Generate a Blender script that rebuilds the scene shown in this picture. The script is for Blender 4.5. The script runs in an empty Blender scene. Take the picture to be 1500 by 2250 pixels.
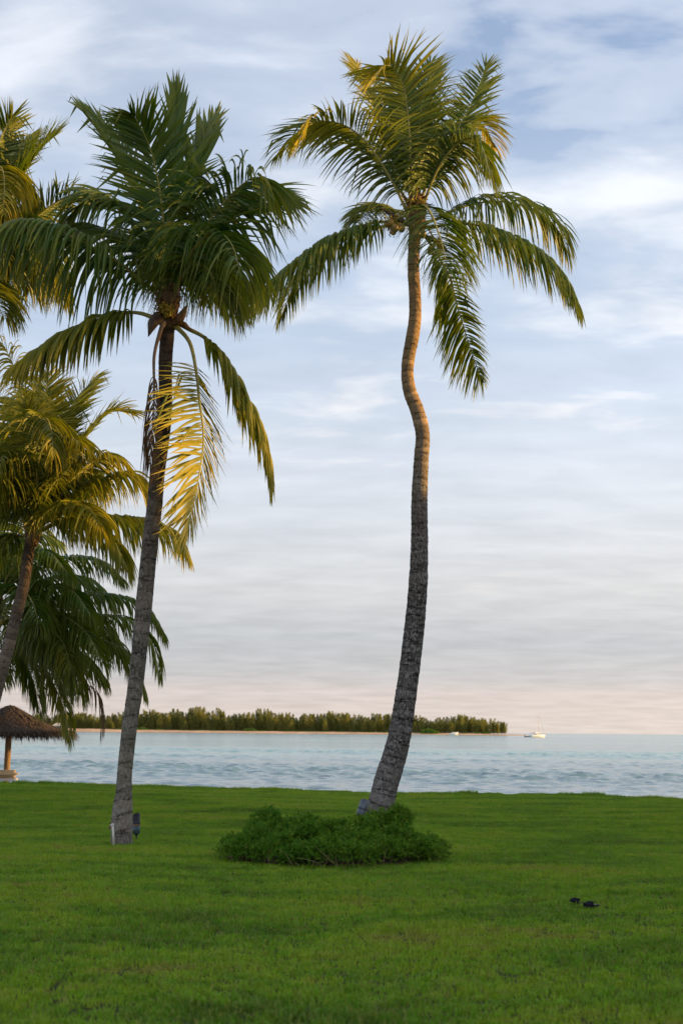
import bpy, bmesh, math, random
import numpy as np
from mathutils import Vector, Matrix

random.seed(7)
rng = np.random.default_rng(7)
scene = bpy.context.scene
col = scene.collection
R = math.radians

# ------------------------------------------------------------------ camera
F = 3125.0                      # focal length in photo pixels (50 mm, 36 mm tall frame)
CAM_Z = 1.6
PITCH, ROLL = R(8.77), 0.0089
cam = bpy.data.cameras.new("camera")
cam.lens = 50.0
cam.sensor_fit = 'VERTICAL'
cam.sensor_height = 36.0
cam.sensor_width = 24.0
cam.clip_start = 0.1
cam.clip_end = 30000.0
cam.dof.use_dof = True
cam.dof.focus_distance = 26.0
cam.dof.aperture_fstop = 2.6
cam_o = bpy.data.objects.new("camera", cam)
col.objects.link(cam_o)
CM = Matrix.Rotation(math.pi / 2 + PITCH, 3, 'X') @ Matrix.Rotation(ROLL, 3, 'Z')
cam_o.matrix_world = Matrix.Translation((0, 0, CAM_Z)) @ CM.to_4x4()
scene.camera = cam_o

# ------------------------------------------------------------------ sun, sky, exposure
SUN_AZ, SUN_EL = R(89), R(10)
sv = Vector((math.sin(SUN_AZ) * math.cos(SUN_EL), math.cos(SUN_AZ) * math.cos(SUN_EL), math.sin(SUN_EL)))
sl = bpy.data.lights.new("sun", 'SUN')
sl.energy = 5.0
sl.angle = R(0.6)
sl.color = (1.0, 0.60, 0.19)
so = bpy.data.objects.new("sun", sl)
so.rotation_euler = sv.to_track_quat('Z', 'Y').to_euler()
so.location = sv * 60
col.objects.link(so)

scene.view_settings.view_transform = 'Standard'
scene.view_settings.look = 'None'
scene.view_settings.exposure = 0.88
scene.view_settings.gamma = 1.0
scene.view_settings.use_curve_mapping = False

world = bpy.data.worlds.new("World")
scene.world = world
world.use_nodes = True


class NT:
    """small node-tree helper"""
    def __init__(self, tree):
        self.t = tree
        tree.nodes.clear()

    def n(self, kind, **kw):
        nd = self.t.nodes.new(kind)
        for k, v in kw.items():
            if k.startswith('i_'):
                key = k[2:]
                key = int(key) if key.isdigit() else key.replace('_', ' ')
                self.set(nd.inputs[key], v)
            else:
                setattr(nd, k, v)
        return nd

    def set(self, sock, v):
        if isinstance(v, bpy.types.NodeSocket):
            self.t.links.new(v, sock)
        elif isinstance(v, bpy.types.Node):
            self.t.links.new(v.outputs[0], sock)
        else:
            sock.default_value = v

    def math(self, op, a, b=None, c=None, clamp=False):
        nd = self.t.nodes.new('ShaderNodeMath')
        nd.operation = op
        nd.use_clamp = clamp
        for i, v in enumerate((a, b, c)):
            if v is not None:
                self.set(nd.inputs[i], v)
        return nd.outputs[0]

    def ramp(self, fac, stops, interp='LINEAR'):
        nd = self.t.nodes.new('ShaderNodeValToRGB')
        cr = nd.color_ramp
        cr.interpolation = interp
        while len(cr.elements) < len(stops):
            cr.elements.new(0.5)
        while len(cr.elements) > len(stops):
            cr.elements.remove(cr.elements[-1])
        for e, (p, c) in zip(cr.elements, stops):
            e.position = p
            e.color = (c[0], c[1], c[2], 1.0) if not isinstance(c, float) else (c, c, c, 1.0)
        self.set(nd.inputs[0], fac)
        return nd.outputs[0]

    def mix(self, fac, a, b, mode='MIX'):
        nd = self.t.nodes.new('ShaderNodeMix')
        nd.data_type = 'RGBA'
        nd.blend_type = mode
        self.set(nd.inputs[0], fac)
        for s, v in ((6, a), (7, b)):
            if isinstance(v, tuple) and len(v) == 3:
                v = (*v, 1.0)
            self.set(nd.inputs[s], v)
        return nd.outputs[2]

    def noise(self, vec, scale, detail=3.0, rough=0.5, dist=0.0):
        nd = self.t.nodes.new('ShaderNodeTexNoise')
        if vec is not None:
            self.set(nd.inputs['Vector'], vec)
        nd.inputs['Scale'].default_value = scale
        nd.inputs['Detail'].default_value = detail
        nd.inputs['Roughness'].default_value = rough
        nd.inputs['Distortion'].default_value = dist
        return nd.outputs[0]

    def mapping(self, vec, scale=(1, 1, 1), loc=(0, 0, 0), rot=(0, 0, 0)):
        nd = self.t.nodes.new('ShaderNodeMapping')
        self.set(nd.inputs[0], vec)
        nd.inputs['Scale'].default_value = scale
        nd.inputs['Location'].default_value = loc
        nd.inputs['Rotation'].default_value = rot
        return nd.outputs[0]


def build_world():
    nt = NT(world.node_tree)
    tc = nt.n('ShaderNodeTexCoord').outputs['Generated']
    sky = nt.n('ShaderNodeTexSky')
    sky.sky_type = 'NISHITA'
    sky.sun_disc = False
    sky.sun_elevation = SUN_EL
    sky.sun_rotation = SUN_AZ
    sky.air_density = 1.0
    sky.dust_density = 0.2
    sky.ozone_density = 2.5
    base = nt.mix(1.0, sky.outputs[0], (0.11, 0.122, 0.138), 'MULTIPLY')
    sep = nt.n('ShaderNodeSeparateXYZ', i_0=tc)
    z = nt.math('MAXIMUM', sep.outputs[2], 0.0)
    zz = nt.math('ADD', z, 0.11)
    u = nt.math('DIVIDE', sep.outputs[0], zz)
    v = nt.math('DIVIDE', sep.outputs[1], zz)
    pv = nt.n('ShaderNodeCombineXYZ', i_0=u, i_1=v, i_2=0.0).outputs[0]
    pv = nt.mapping(pv, (1.2, 1.2, 1), (0.4, 0.9, 0))
    big = nt.noise(nt.mapping(pv, (0.75, 1.0, 1), (3.1, 1.7, 0), (0, 0, 0.5)), 1.5, 5, 0.5, 0.4)
    fine = nt.noise(nt.mapping(pv, (1.0, 1.5, 1), (9.2, 4.4, 2), (0, 0, 0.35)), 3.4, 6, 0.52, 0.3)
    dens = nt.math('ADD', nt.math('MULTIPLY', big, 0.62), nt.math('MULTIPLY', fine, 0.38))
    mask = nt.ramp(dens, [(0.36, 0.0), (0.48, 0.57), (0.64, 0.97)], 'EASE')
    # clouds are thinner overhead and close to a veil at the horizon
    veil = nt.ramp(z, [(0.0, 0.97), (0.06, 0.90), (0.16, 0.74), (0.28, 0.52), (0.45, 0.26), (1.0, 0.26)])
    cover = nt.math('MAXIMUM', nt.math('MULTIPLY', mask, nt.ramp(z, [(0.0, 0.55), (0.07, 0.9), (1.0, 0.92)])), veil)
    ccol = nt.ramp(z, [(0.0, (0.395, 0.35, 0.325)), (0.028, (0.38, 0.335, 0.325)), (0.036, (0.325, 0.31, 0.32)), (0.062, (0.30, 0.30, 0.32)),
                       (0.10, (0.40, 0.38, 0.38)), (0.19, (0.47, 0.465, 0.475)), (0.32, (0.475, 0.495, 0.525)), (0.5, (0.48, 0.505, 0.55))])
    shade = nt.ramp(fine, [(0.3, 0.90), (0.7, 1.07)])
    ccol = nt.mix(1.0, ccol, shade, 'MULTIPLY')
    # cloud towards the low sun scatters more of its light forward
    dp = nt.n('ShaderNodeVectorMath', operation='DOT_PRODUCT', i_0=tc, i_1=tuple(sv))
    glow = nt.math('POWER', nt.math('MULTIPLY_ADD', dp.outputs['Value'], 0.5, 0.5, clamp=True), 4.0)
    gcol = nt.mix(glow, (1.0, 1.0, 1.0), (1.9, 1.75, 1.55))
    ccol = nt.mix(1.0, ccol, gcol, 'MULTIPLY')
    out = nt.mix(cover, base, ccol)
    bg = nt.n('ShaderNodeBackground', i_0=out)
    bg.inputs[1].default_value = 1.0
    o = nt.n('ShaderNodeOutputWorld')
    nt.t.links.new(bg.outputs[0], o.inputs[0])


build_world()
scene.cycles.max_bounces = 6
scene.cycles.transparent_max_bounces = 8
scene.cycles.use_denoising = True

# ------------------------------------------------------------------ geometry helpers
CN = np.array(CM)


def at(px, py, Y):
    """photo pixel + distance along +Y -> world point"""
    d = CN @ np.array([(px - 750) / F, -(py - 1125) / F, -1.0])
    return np.array([0, 0, CAM_Z]) + d * (Y / d[1])


def ground(px, py, z=0.0):
    d = CN @ np.array([(px - 750) / F, -(py - 1125) / F, -1.0])
    return np.array([0, 0, CAM_Z]) + d * ((z - CAM_Z) / d[2])


def mesh_obj(name, verts, faces, mat=None, parent=None, smooth=False, attrs=None, loc=None):
    me = bpy.data.meshes.new(name)
    verts = np.asarray(verts, dtype=np.float64)
    if loc is not None:
        verts = verts - np.asarray(loc)
    me.from_pydata(verts.tolist() if len(verts) < 200 else verts, [], faces if isinstance(faces, list) else faces.tolist())
    if smooth:
        me.polygons.foreach_set('use_smooth', [True] * len(me.polygons))
    if attrs:
        for k, v in attrs.items():
            a = me.attributes.new(k, 'FLOAT', 'POINT')
            a.data.foreach_set('value', np.asarray(v, dtype=np.float32))
    me.update()
    o = bpy.data.objects.new(name, me)
    if mat:
        me.materials.append(mat)
    col.objects.link(o)
    if parent:
        o.parent = parent
    if loc is not None and not parent:
        o.location = loc
    return o


def empty(name, loc, label=None, cat=None, group=None):
    o = bpy.data.objects.new(name, None)
    o.empty_display_size = 0.2
    o.location = loc
    col.objects.link(o)
    tag(o, label, cat, group)
    return o


def tag(o, label=None, cat=None, group=None, kind=None):
    if label: o['label'] = label
    if cat: o['category'] = cat
    if group: o['group'] = group
    if kind: o['kind'] = kind
    return o


def nrm(a):
    return a / np.maximum(np.linalg.norm(a, axis=-1, keepdims=True), 1e-9)


def catmull(P, n):
    P = np.asarray(P, float)
    Q = np.vstack([2 * P[0] - P[1], P, 2 * P[-1] - P[-2]])
    out = []
    m = len(P) - 1
    per = 24
    for i in range(m):
        p0, p1, p2, p3 = Q[i:i + 4]
        t = np.linspace(0, 1, per, endpoint=(i == m - 1))[:, None]
        out.append(0.5 * ((2 * p1) + (-p0 + p2) * t + (2 * p0 - 5 * p1 + 4 * p2 - p3) * t ** 2 + (-p0 + 3 * p1 - 3 * p2 + p3) * t ** 3))
    C = np.vstack(out)
    s = np.concatenate([[0], np.cumsum(np.linalg.norm(np.diff(C[:, :3], axis=0), axis=1))])
    q = np.linspace(0, s[-1], n)
    return np.stack([np.interp(q, s, C[:, k]) for k in range(C.shape[1])], 1), s[-1]


def tube(C, rad, sides=8, close=True):
    C = np.asarray(C, float)
    n = len(C)
    rad = np.broadcast_to(np.asarray(rad, float), (n,))
    T = nrm(np.gradient(C, axis=0))
    ref = np.array([0.0, 0.0, 1.0]) if abs(T[0][2]) < 0.8 else np.array([1.0, 0.0, 0.0])
    N = np.zeros_like(C)
    N[0] = nrm(ref - T[0] * ref.dot(T[0]))
    for i in range(1, n):
        v = N[i - 1] - T[i] * N[i - 1].dot(T[i])
        N[i] = nrm(v)
    B = np.cross(T, N)
    a = np.linspace(0, 2 * math.pi, sides, endpoint=False)
    V = C[:, None] + rad[:, None, None] * (np.cos(a)[None, :, None] * N[:, None] + np.sin(a)[None, :, None] * B[:, None])
    V = V.reshape(-1, 3)
    Fs = []
    for i in range(n - 1):
        for j in range(sides):
            k = (j + 1) % sides
            Fs.append((i * sides + j, i * sides + k, (i + 1) * sides + k, (i + 1) * sides + j))
    if close:
        Fs.append(tuple(range(sides - 1, -1, -1)))
        Fs.append(tuple((n - 1) * sides + j for j in range(sides)))
    return V, Fs


class MB:
    def __init__(self):
        self.v, self.f, self.c = [], [], 0

    def add(self, V, Fs):
        V = np.asarray(V, float)
        self.v.append(V)
        self.f += [tuple(int(i) + self.c for i in f) for f in Fs]
        self.c += len(V)

    def tube(self, C, r, sides=6):
        self.add(*tube(C, r, sides))

    def box(self, c, s, rot=None):
        V = np.array([[x, y, z] for x in (-.5, .5) for y in (-.5, .5) for z in (-.5, .5)]) * np.asarray(s)
        if rot is not None:
            V = V @ np.array(rot).T
        self.add(V + np.asarray(c), [(0, 1, 3, 2), (4, 6, 7, 5), (0, 4, 5, 1), (2, 3, 7, 6), (0, 2, 6, 4), (1, 5, 7, 3)])

    def ball(self, c, s, seg=8, rings=6, axis=None, jitter=0):
        V = []
        for i in range(rings + 1):
            th = math.pi * i / rings
            for j in range(seg):
                ph = 2 * math.pi * j / seg
                V.append((math.sin(th) * math.cos(ph), math.sin(th) * math.sin(ph), math.cos(th)))
        V = np.array(V)
        if jitter:
            V *= 1 + rng.normal(0, jitter, (len(V), 1))
        V = V * np.asarray(s)
        if axis is not None:
            q = Vector(axis).to_track_quat('Z', 'Y').to_matrix()
            V = V @ np.array(q).T
        Fs = [(i * seg + j, i * seg + (j + 1) % seg, (i + 1) * seg + (j + 1) % seg, (i + 1) * seg + j) for i in range(rings) for j in range(seg)]
        self.add(V + np.asarray(c), Fs)

    def build(self, name, mat, parent=None, smooth=False, loc=None, attrs=None):
        return mesh_obj(name, np.vstack(self.v), self.f, mat, parent, smooth, attrs, loc)


# ------------------------------------------------------------------ materials
def material(name):
    m = bpy.data.materials.new(name)
    m.use_nodes = True
    return m, NT(m.node_tree)


def finish(nt, shader, disp=None):
    o = nt.n('ShaderNodeOutputMaterial')
    nt.t.links.new(shader, o.inputs[0])


def simple_mat(name, c, rough=0.6, spec=0.3, nscale=8.0, var=0.35, bump=0.0, metallic=0.0, obj=True, stretch=(1, 1, 1)):
    m, nt = material(name)
    tc = nt.n('ShaderNodeTexCoord').outputs['Object']
    tc = nt.mapping(tc, stretch)
    f = nt.noise(tc, nscale, 5, 0.6)
    cc = nt.mix(nt.ramp(f, [(0.3, 0.0), (0.7, 1.0)]), tuple(x * (1 - var) for x in c), tuple(min(1, x * (1 + var)) for x in c))
    p = nt.n('ShaderNodeBsdfPrincipled', i_Base_Color=cc)
    p.inputs['Roughness'].default_value = rough
    p.inputs['Specular IOR Level'].default_value = spec
    p.inputs['Metallic'].default_value = metallic
    if bump:
        b = nt.n('ShaderNodeBump', i_Height=f)
        b.inputs['Strength'].default_value = bump
        b.inputs['Distance'].default_value = 0.02
        nt.t.links.new(b.outputs[0], p.inputs['Normal'])
    finish(nt, p.outputs[0])
    return m


def leaf_mat(name, young, old, trans=0.35, rough=0.42, gloss=0.45):
    """leaf blade: colour runs from young green to old yellow, and painted sun gold on palms, by the 'age' attribute"""
    m, nt = material(name)
    yellowing = nt.n('ShaderNodeAttribute', attribute_name='yellowing').outputs['Fac']
    geo = nt.n('ShaderNodeNewGeometry')
    nz = nt.noise(geo.outputs['Position'], 3.0, 3)
    a2 = nt.math('ADD', yellowing, nt.math('MULTIPLY', nt.math('SUBTRACT', nz, 0.5), 0.35), clamp=True)
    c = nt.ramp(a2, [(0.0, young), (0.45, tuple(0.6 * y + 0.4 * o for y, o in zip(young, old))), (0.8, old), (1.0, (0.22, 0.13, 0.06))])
    p = nt.n('ShaderNodeBsdfPrincipled', i_Base_Color=c)
    p.inputs['Roughness'].default_value = rough
    p.inputs['Specular IOR Level'].default_value = gloss
    tcol = nt.mix(1.0, c, (1.5, 1.6, 0.6), 'MULTIPLY')
    t = nt.n('ShaderNodeBsdfTranslucent', i_Color=tcol)
    mx = nt.n('ShaderNodeMixShader')
    mx.inputs[0].default_value = trans
    nt.t.links.new(p.outputs[0], mx.inputs[1])
    nt.t.links.new(t.outputs[0], mx.inputs[2])
    finish(nt, mx.outputs[0])
    return m


def bark_mat(name, stops, lichen, lichen_amt, dark=0.14):
    m, nt = material(name)
    hg = nt.n('ShaderNodeAttribute', attribute_name='hgt').outputs['Fac']
    band = nt.n('ShaderNodeAttribute', attribute_name='band').outputs['Fac']
    geo = nt.n('ShaderNodeTexCoord').outputs['Object']
    n1 = nt.noise(nt.mapping(geo, (3, 3, 7)), 2.2, 6, 0.65)
    n2 = nt.noise(nt.mapping(geo, (9, 9, 5)), 3.0, 6, 0.7)
    n3 = nt.noise(nt.mapping(geo, (26, 26, 8)), 2.0, 5, 0.7)
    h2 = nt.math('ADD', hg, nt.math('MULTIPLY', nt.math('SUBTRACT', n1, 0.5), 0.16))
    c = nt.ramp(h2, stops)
    c = nt.mix(1.0, c, nt.ramp(n3, [(0.28, 0.42), (0.5, 0.95), (0.72, 1.35)]), 'MULTIPLY')
    tone = nt.n('ShaderNodeAttribute', attribute_name='tone').outputs['Fac']
    c = nt.mix(1.0, c, nt.ramp(nt.math('MULTIPLY_ADD', tone, 0.35, 0.5), [(0.0, 0.55), (0.5, 1.0), (1.0, 1.6)]), 'MULTIPLY')
    lm = nt.math('MULTIPLY', nt.ramp(n2, [(0.47, 0.0), (0.56, 1.0)]), nt.ramp(n1, [(0.38, 0.15), (0.6, 1.0)]))
    lm = nt.math('MULTIPLY', lm, nt.ramp(hg, [(0.0, lichen_amt), (0.45, lichen_amt * 0.8), (0.7, 0.1), (1.0, 0.0)]))
    c = nt.mix(lm, c, lichen)
    sc = nt.ramp(nt.math('ADD', band, nt.math('MULTIPLY', nt.math('SUBTRACT', n2, 0.5), 0.5)), [(0.0, dark * 1.6), (0.08, dark * 2.2), (0.26, 1.0), (0.85, 1.12), (1.0, 0.75)])
    c = nt.mix(1.0, c, sc, 'MULTIPLY')
    p = nt.n('ShaderNodeBsdfPrincipled', i_Base_Color=c)
    p.inputs['Roughness'].default_value = 0.9
    p.inputs['Specular IOR Level'].default_value = 0.12
    b = nt.n('ShaderNodeBump', i_Height=nt.math('ADD', n3, nt.math('MULTIPLY', n2, 0.8)))
    b.inputs['Strength'].default_value = 0.8
    b.inputs['Distance'].default_value = 0.02
    nt.t.links.new(b.outputs[0], p.inputs['Normal'])
    finish(nt, p.outputs[0])
    return m


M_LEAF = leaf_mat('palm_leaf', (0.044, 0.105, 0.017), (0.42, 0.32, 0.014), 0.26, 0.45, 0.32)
M_DEAD = leaf_mat('dead_palm_leaf', (0.12, 0.075, 0.045), (0.20, 0.12, 0.07), 0.15, 0.8, 0.1)
M_RIB = simple_mat('palm_midrib', (0.30, 0.27, 0.075), 0.5, 0.3, 3.0, 0.3)
M_RIBDEAD = simple_mat('dead_midrib', (0.19, 0.13, 0.09), 0.8, 0.1, 6.0, 0.35)
M_SHEATH = simple_mat('leaf_sheath_fibre', (0.19, 0.11, 0.06), 0.9, 0.1, 18.0, 0.6, 0.8, stretch=(1, 1, 0.3))
M_SPATHE = simple_mat('dry_spathe', (0.10, 0.072, 0.055), 0.8, 0.1, 12.0, 0.45, 0.4)
M_FLOWER = simple_mat('palm_flower', (0.34, 0.25, 0.04), 0.7, 0.2, 14.0, 0.5)
M_NUT = simple_mat('young_coconut', (0.30, 0.19, 0.04), 0.45, 0.4, 10.0, 0.5)
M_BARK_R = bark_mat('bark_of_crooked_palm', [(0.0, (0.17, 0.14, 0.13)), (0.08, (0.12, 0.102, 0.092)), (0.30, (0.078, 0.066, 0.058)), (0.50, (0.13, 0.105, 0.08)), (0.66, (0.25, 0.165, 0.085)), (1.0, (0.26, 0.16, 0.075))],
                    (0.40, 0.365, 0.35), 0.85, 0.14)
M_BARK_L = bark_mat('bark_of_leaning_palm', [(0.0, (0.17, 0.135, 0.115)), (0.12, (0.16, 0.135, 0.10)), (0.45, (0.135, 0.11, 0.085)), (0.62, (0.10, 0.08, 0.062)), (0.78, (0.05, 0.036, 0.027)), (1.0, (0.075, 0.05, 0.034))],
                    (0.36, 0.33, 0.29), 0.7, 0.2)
M_BARK_B = bark_mat('bark_of_small_palm', [(0.0, (0.20, 0.15, 0.12)), (0.6, (0.19, 0.14, 0.105)), (0.85, (0.10, 0.07, 0.05)), (1.0, (0.06, 0.045, 0.035))], (0.3, 0.26, 0.23), 0.4, 0.25)


# ------------------------------------------------------------------ large structure: lawn, beach, sea
WATER_Z = -0.9
edge_px = [(-300, 1713), (0, 1717), (250, 1721), (640, 1729), (850, 1738), (1100, 1742), (1300, 1744.5), (1500, 1752)]
EDGE = [ground(x, y, 0.02)[:2] for x, y in edge_px]
EDGE = np.array([(-70.0, 62.0), (-30.0, 53.0)] + [tuple(e) for e in EDGE] + [(12.0, 35.5), (17.0, 40.0), (24.0, 48.0), (40.0, 56.0), (70.0, 58.0)])


def edge_y(x):
    return np.interp(x, EDGE[:, 0], EDGE[:, 1])


def lawn_mats():
    m, nt = material('lawn_soil')
    pos = nt.n('ShaderNodeNewGeometry').outputs['Position']
    ed = nt.n('ShaderNodeAttribute', attribute_name='edge').outputs['Fac']
    n1 = nt.noise(pos, 0.35, 4)
    n2 = nt.noise(pos, 9.0, 5, 0.7)
    n3 = nt.noise(pos, 1.6, 4, 0.6)
    c = nt.mix(nt.ramp(n2, [(0.3, 0.0), (0.7, 1.0)]), (0.022, 0.032, 0.008), (0.060, 0.068, 0.022))
    c = nt.mix(nt.math('MULTIPLY', nt.ramp(n1, [(0.45, 0.0), (0.7, 1.0)]), 0.5), c, (0.10, 0.085, 0.04))
    sand = nt.math('MULTIPLY', nt.ramp(ed, [(0.0, 1.0), (0.6, 0.85), (1.0, 0.0)]), nt.ramp(n3, [(0.46, 0.0), (0.56, 1.0)]))
    c = nt.mix(sand, c, (0.62, 0.56, 0.47))
    p = nt.n('ShaderNodeBsdfPrincipled', i_Base_Color=c)
    p.inputs['Roughness'].default_value = 0.95
    p.inputs['Specular IOR Level'].default_value = 0.05
    finish(nt, p.outputs[0])
    return m


def grass_mat():
    m, nt = material('grass_blade')
    pos = nt.n('ShaderNodeNewGeometry').outputs['Position']
    yellowing = nt.n('ShaderNodeAttribute', attribute_name='yellowing').outputs['Fac']
    tip = nt.n('ShaderNodeAttribute', attribute_name='tip').outputs['Fac']
    n1 = nt.noise(nt.mapping(pos, (0.42, 0.75, 0)), 0.9, 4, 0.6, 0.6)
    n2 = nt.noise(nt.mapping(pos, (1, 1, 0)), 3.2, 5, 0.7)
    k = nt.math('ADD', nt.math('MULTIPLY', n1, 0.6), nt.math('MULTIPLY', n2, 0.4))
    c = nt.ramp(k, [(0.36, (0.036, 0.118, 0.003)), (0.44, (0.085, 0.250, 0.005)), (0.51, (0.180, 0.380, 0.008)), (0.57, (0.30, 0.44, 0.012)), (0.63, (0.33, 0.29, 0.07))])
    c = nt.mix(nt.ramp(yellowing, [(0.0, 0.0), (0.7, 0.25), (0.93, 0.4), (1.0, 0.95)]), c, (0.30, 0.26, 0.07))
    c = nt.mix(nt.math('MULTIPLY', tip, 0.35), c, (0.20, 0.32, 0.03))
    p = nt.n('ShaderNodeBsdfPrincipled', i_Base_Color=c)
    p.inputs['Roughness'].default_value = 0.55
    p.inputs['Specular IOR Level'].default_value = 0.2
    t = nt.n('ShaderNodeBsdfTranslucent', i_Color=nt.mix(1.0, c, (1.3, 1.3, 0.7), 'MULTIPLY'))
    mx = nt.n('ShaderNodeMixShader')
    mx.inputs[0].default_value = 0.3
    nt.t.links.new(p.outputs[0], mx.inputs[1])
    nt.t.links.new(t.outputs[0], mx.inputs[2])
    finish(nt, mx.outputs[0])
    return m


M_SOIL = lawn_mats()
M_GRASS = grass_mat()
M_SAND = simple_mat('beach_sand', (0.60, 0.53, 0.43), 0.95, 0.05, 5.0, 0.12, 0.3)


def lawn_z(x, y):
    return 0.03 * np.sin(x * 0.55 + 0.3 * y) + 0.035 * np.sin(y * 0.42 + 1.0 + 0.2 * x) - 0.03


def build_ground():
    xs = np.concatenate([np.linspace(-70, -16, 12), np.arange(-15, 15.1, 0.5), np.linspace(16, 70, 12)])
    ts = np.concatenate([np.linspace(0, 1, 120)])
    V, E = [], []
    for x in xs:
        ey = edge_y(x)
        for t in ts:
            y = -25 + (ey + 25) * t
            V.append((x, y, lawn_z(x, y)))
            E.append(min(1.0, (ey - y) / 2.2))
    n = len(ts)
    Fs = [(i * n + j, (i + 1) * n + j, (i + 1) * n + j + 1, i * n + j + 1) for i in range(len(xs) - 1) for j in range(n - 1)]
    tag(mesh_obj('lawn', V, Fs, M_SOIL, smooth=True, attrs={'edge': E}), kind='structure')
    # beach: falls from the lawn edge to below the water
    V = []
    prof = [(0.0, -0.004), (0.5, -0.02), (0.9, -0.07), (1.2, -0.30), (2.0, -0.42), (5.0, -0.62), (8.0, -0.88), (14.0, -1.5), (40.0, -3.0)]
    for x in xs:
        ey = edge_y(x)
        for d, z in prof:
            wv = 0.15 + 0.85 * max(0.0, math.sin(x * 0.9 + 0.8) * math.sin(x * 0.37 + 2.2))
            V.append((x, ey + (d * wv if d < 1.3 else d), lawn_z(x, ey) * max(0, 1 - d / 2) + z))
    n = len(prof)
    Fs = [(i * n + j, (i + 1) * n + j, (i + 1) * n + j + 1, i * n + j + 1) for i in range(len(xs) - 1) for j in range(n - 1)]
    tag(mesh_obj('beach', V, Fs, M_SAND, smooth=True), kind='structure')


build_ground()


def water_mat():
    m, nt = material('sea_water')
    pos = nt.n('ShaderNodeNewGeometry').outputs['Position']
    # colour of the bottom: sand flats and sea-grass in long patches
    big = nt.noise(nt.mapping(pos, (0.0016, 0.0075, 0)), 1.0, 4, 0.55, 0.6)
    c = nt.ramp(big, [(0.30, (0.05, 0.13, 0.18)), (0.44, (0.09, 0.21, 0.26)), (0.54, (0.15, 0.40, 0.41)), (0.68, (0.20, 0.50, 0.46))])
    dist = nt.n('ShaderNodeSeparateXYZ', i_0=pos).outputs[1]
    weed = nt.ramp(nt.math('MULTIPLY', dist, 0.001), [(0.0, 0.85), (0.08, 0.75), (0.2, 0.25), (0.5, 0.05), (1.0, 0.1)])
    c = nt.mix(weed, c, (0.065, 0.11, 0.15))
    p = nt.n('ShaderNodeBsdfPrincipled', i_Base_Color=c)
    p.inputs['Roughness'].default_value = 0.10
    p.inputs['Specular IOR Level'].default_value = 0.5
    p.inputs['IOR'].default_value = 1.33
    w1 = nt.noise(nt.mapping(pos, (0.22, 0.34, 0.5), rot=(0, 0, 0.12)), 1.0, 2, 0.5, 0.3)
    w2 = nt.noise(nt.mapping(pos, (0.7, 1.0, 1), rot=(0, 0, -0.2)), 1.0, 3, 0.6, 0.3)
    w3 = nt.noise(nt.mapping(pos, (0.03, 0.045, 0.1)), 1.0, 3, 0.5, 0.2)
    far = nt.math('MULTIPLY', nt.math('SUBTRACT', nt.n('ShaderNodeSeparateXYZ', i_0=pos).outputs[1], 120.0), 0.012, clamp=True)
    w1 = nt.math('MULTIPLY', w1, far)
    h = nt.math('ADD', nt.math('ADD', nt.math('MULTIPLY', w1, 0.6), nt.math('MULTIPLY', w2, 0.07)), nt.math('MULTIPLY', nt.math('MULTIPLY', w3, far), 2.2))
    b = nt.n('ShaderNodeBump', i_Height=h)
    b.inputs['Strength'].default_value = 1.0
    b.inputs['Distance'].default_value = 1.0
    nt.t.links.new(b.outputs[0], p.inputs['Normal'])
    finish(nt, p.outputs[0])
    return m


M_WATER = water_mat()


def build_sea():
    r = np.random.default_rng(17)
    rows = [33.0]
    while rows[-1] < 230:
        rows.append(rows[-1] + 0.16 + 0.0045 * max(0, rows[-1] - 33))
    rows = np.array(rows)
    nc = 300
    u = np.linspace(-1, 1, nc)
    half = 0.30 * rows + 5
    X = u[None] * half[:, None]
    Y = np.repeat(rows[:, None], nc, 1)
    Z = np.zeros_like(X)
    for k in range(46):
        lam = 0.6 * (3.4 / 0.6) ** r.random()
        th = r.normal(-math.pi / 2 + 0.35, 0.55)
        kx, ky = math.cos(th) * 2 * math.pi / lam, math.sin(th) * 2 * math.pi / lam
        Z += 0.0085 * lam ** 0.85 * np.sin(kx * X + ky * Y + r.uniform(0, 6.28))
    gust = 0.65 + 0.5 * np.sin(X * 0.05 + Y * 0.11 + 1) * np.sin(Y * 0.045 + 0.5 + 0.03 * X)
    Z *= np.clip(gust, 0.3, 1.2)
    Z = Z + 0.06 * np.maximum(0, Z) / 0.1 * 0.3
    Z *= np.clip((230 - Y) / 60, 0, 1) * np.clip((1 - np.abs(u))[None] * 12, 0, 1)
    V = np.stack([X, Y, Z + WATER_Z], -1).reshape(-1, 3)
    n = len(rows)
    i = np.arange(n - 1)[:, None] * nc
    j = np.arange(nc - 1)[None]
    Fs = np.stack([i + j, i + j + 1, i + nc + j + 1, i + nc + j], -1).reshape(-1, 4).tolist()
    V = V.tolist()
    # calm far and side water joined to the rippled patch
    def quadstrip(P, Q):
        c = len(V)
        V.extend(P)
        V.extend(Q)
        m = len(P)
        for t in range(m - 1):
            Fs.append((c + t, c + t + 1, c + m + t + 1, c + m + t))
    ye, he = rows[-1], half[-1]
    prev = [(x, ye, WATER_Z) for x in np.linspace(-he, he, 13)]
    for yy in (400, 800, 2000, 5000, 12000, 22000):
        cur = [(x, yy, WATER_Z) for x in np.linspace(-0.30 * yy - 5, 0.30 * yy + 5, 13)]
        quadstrip(prev, cur)
        prev = cur
    for sgn in (-1, 1):
        inner = [(sgn * (0.30 * yy + 5), yy, WATER_Z) for yy in (33, ye, 2000, 22000)]
        outer = [(sgn * (90 + 1.2 * yy), yy, WATER_Z) for yy in (33, ye, 2000, 22000)]
        quadstrip(inner, outer) if sgn > 0 else quadstrip(outer, inner)
    o = mesh_obj('sea', np.array(V), Fs, M_WATER, smooth=True)
    tag(o, kind='structure')


build_sea()


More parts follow.
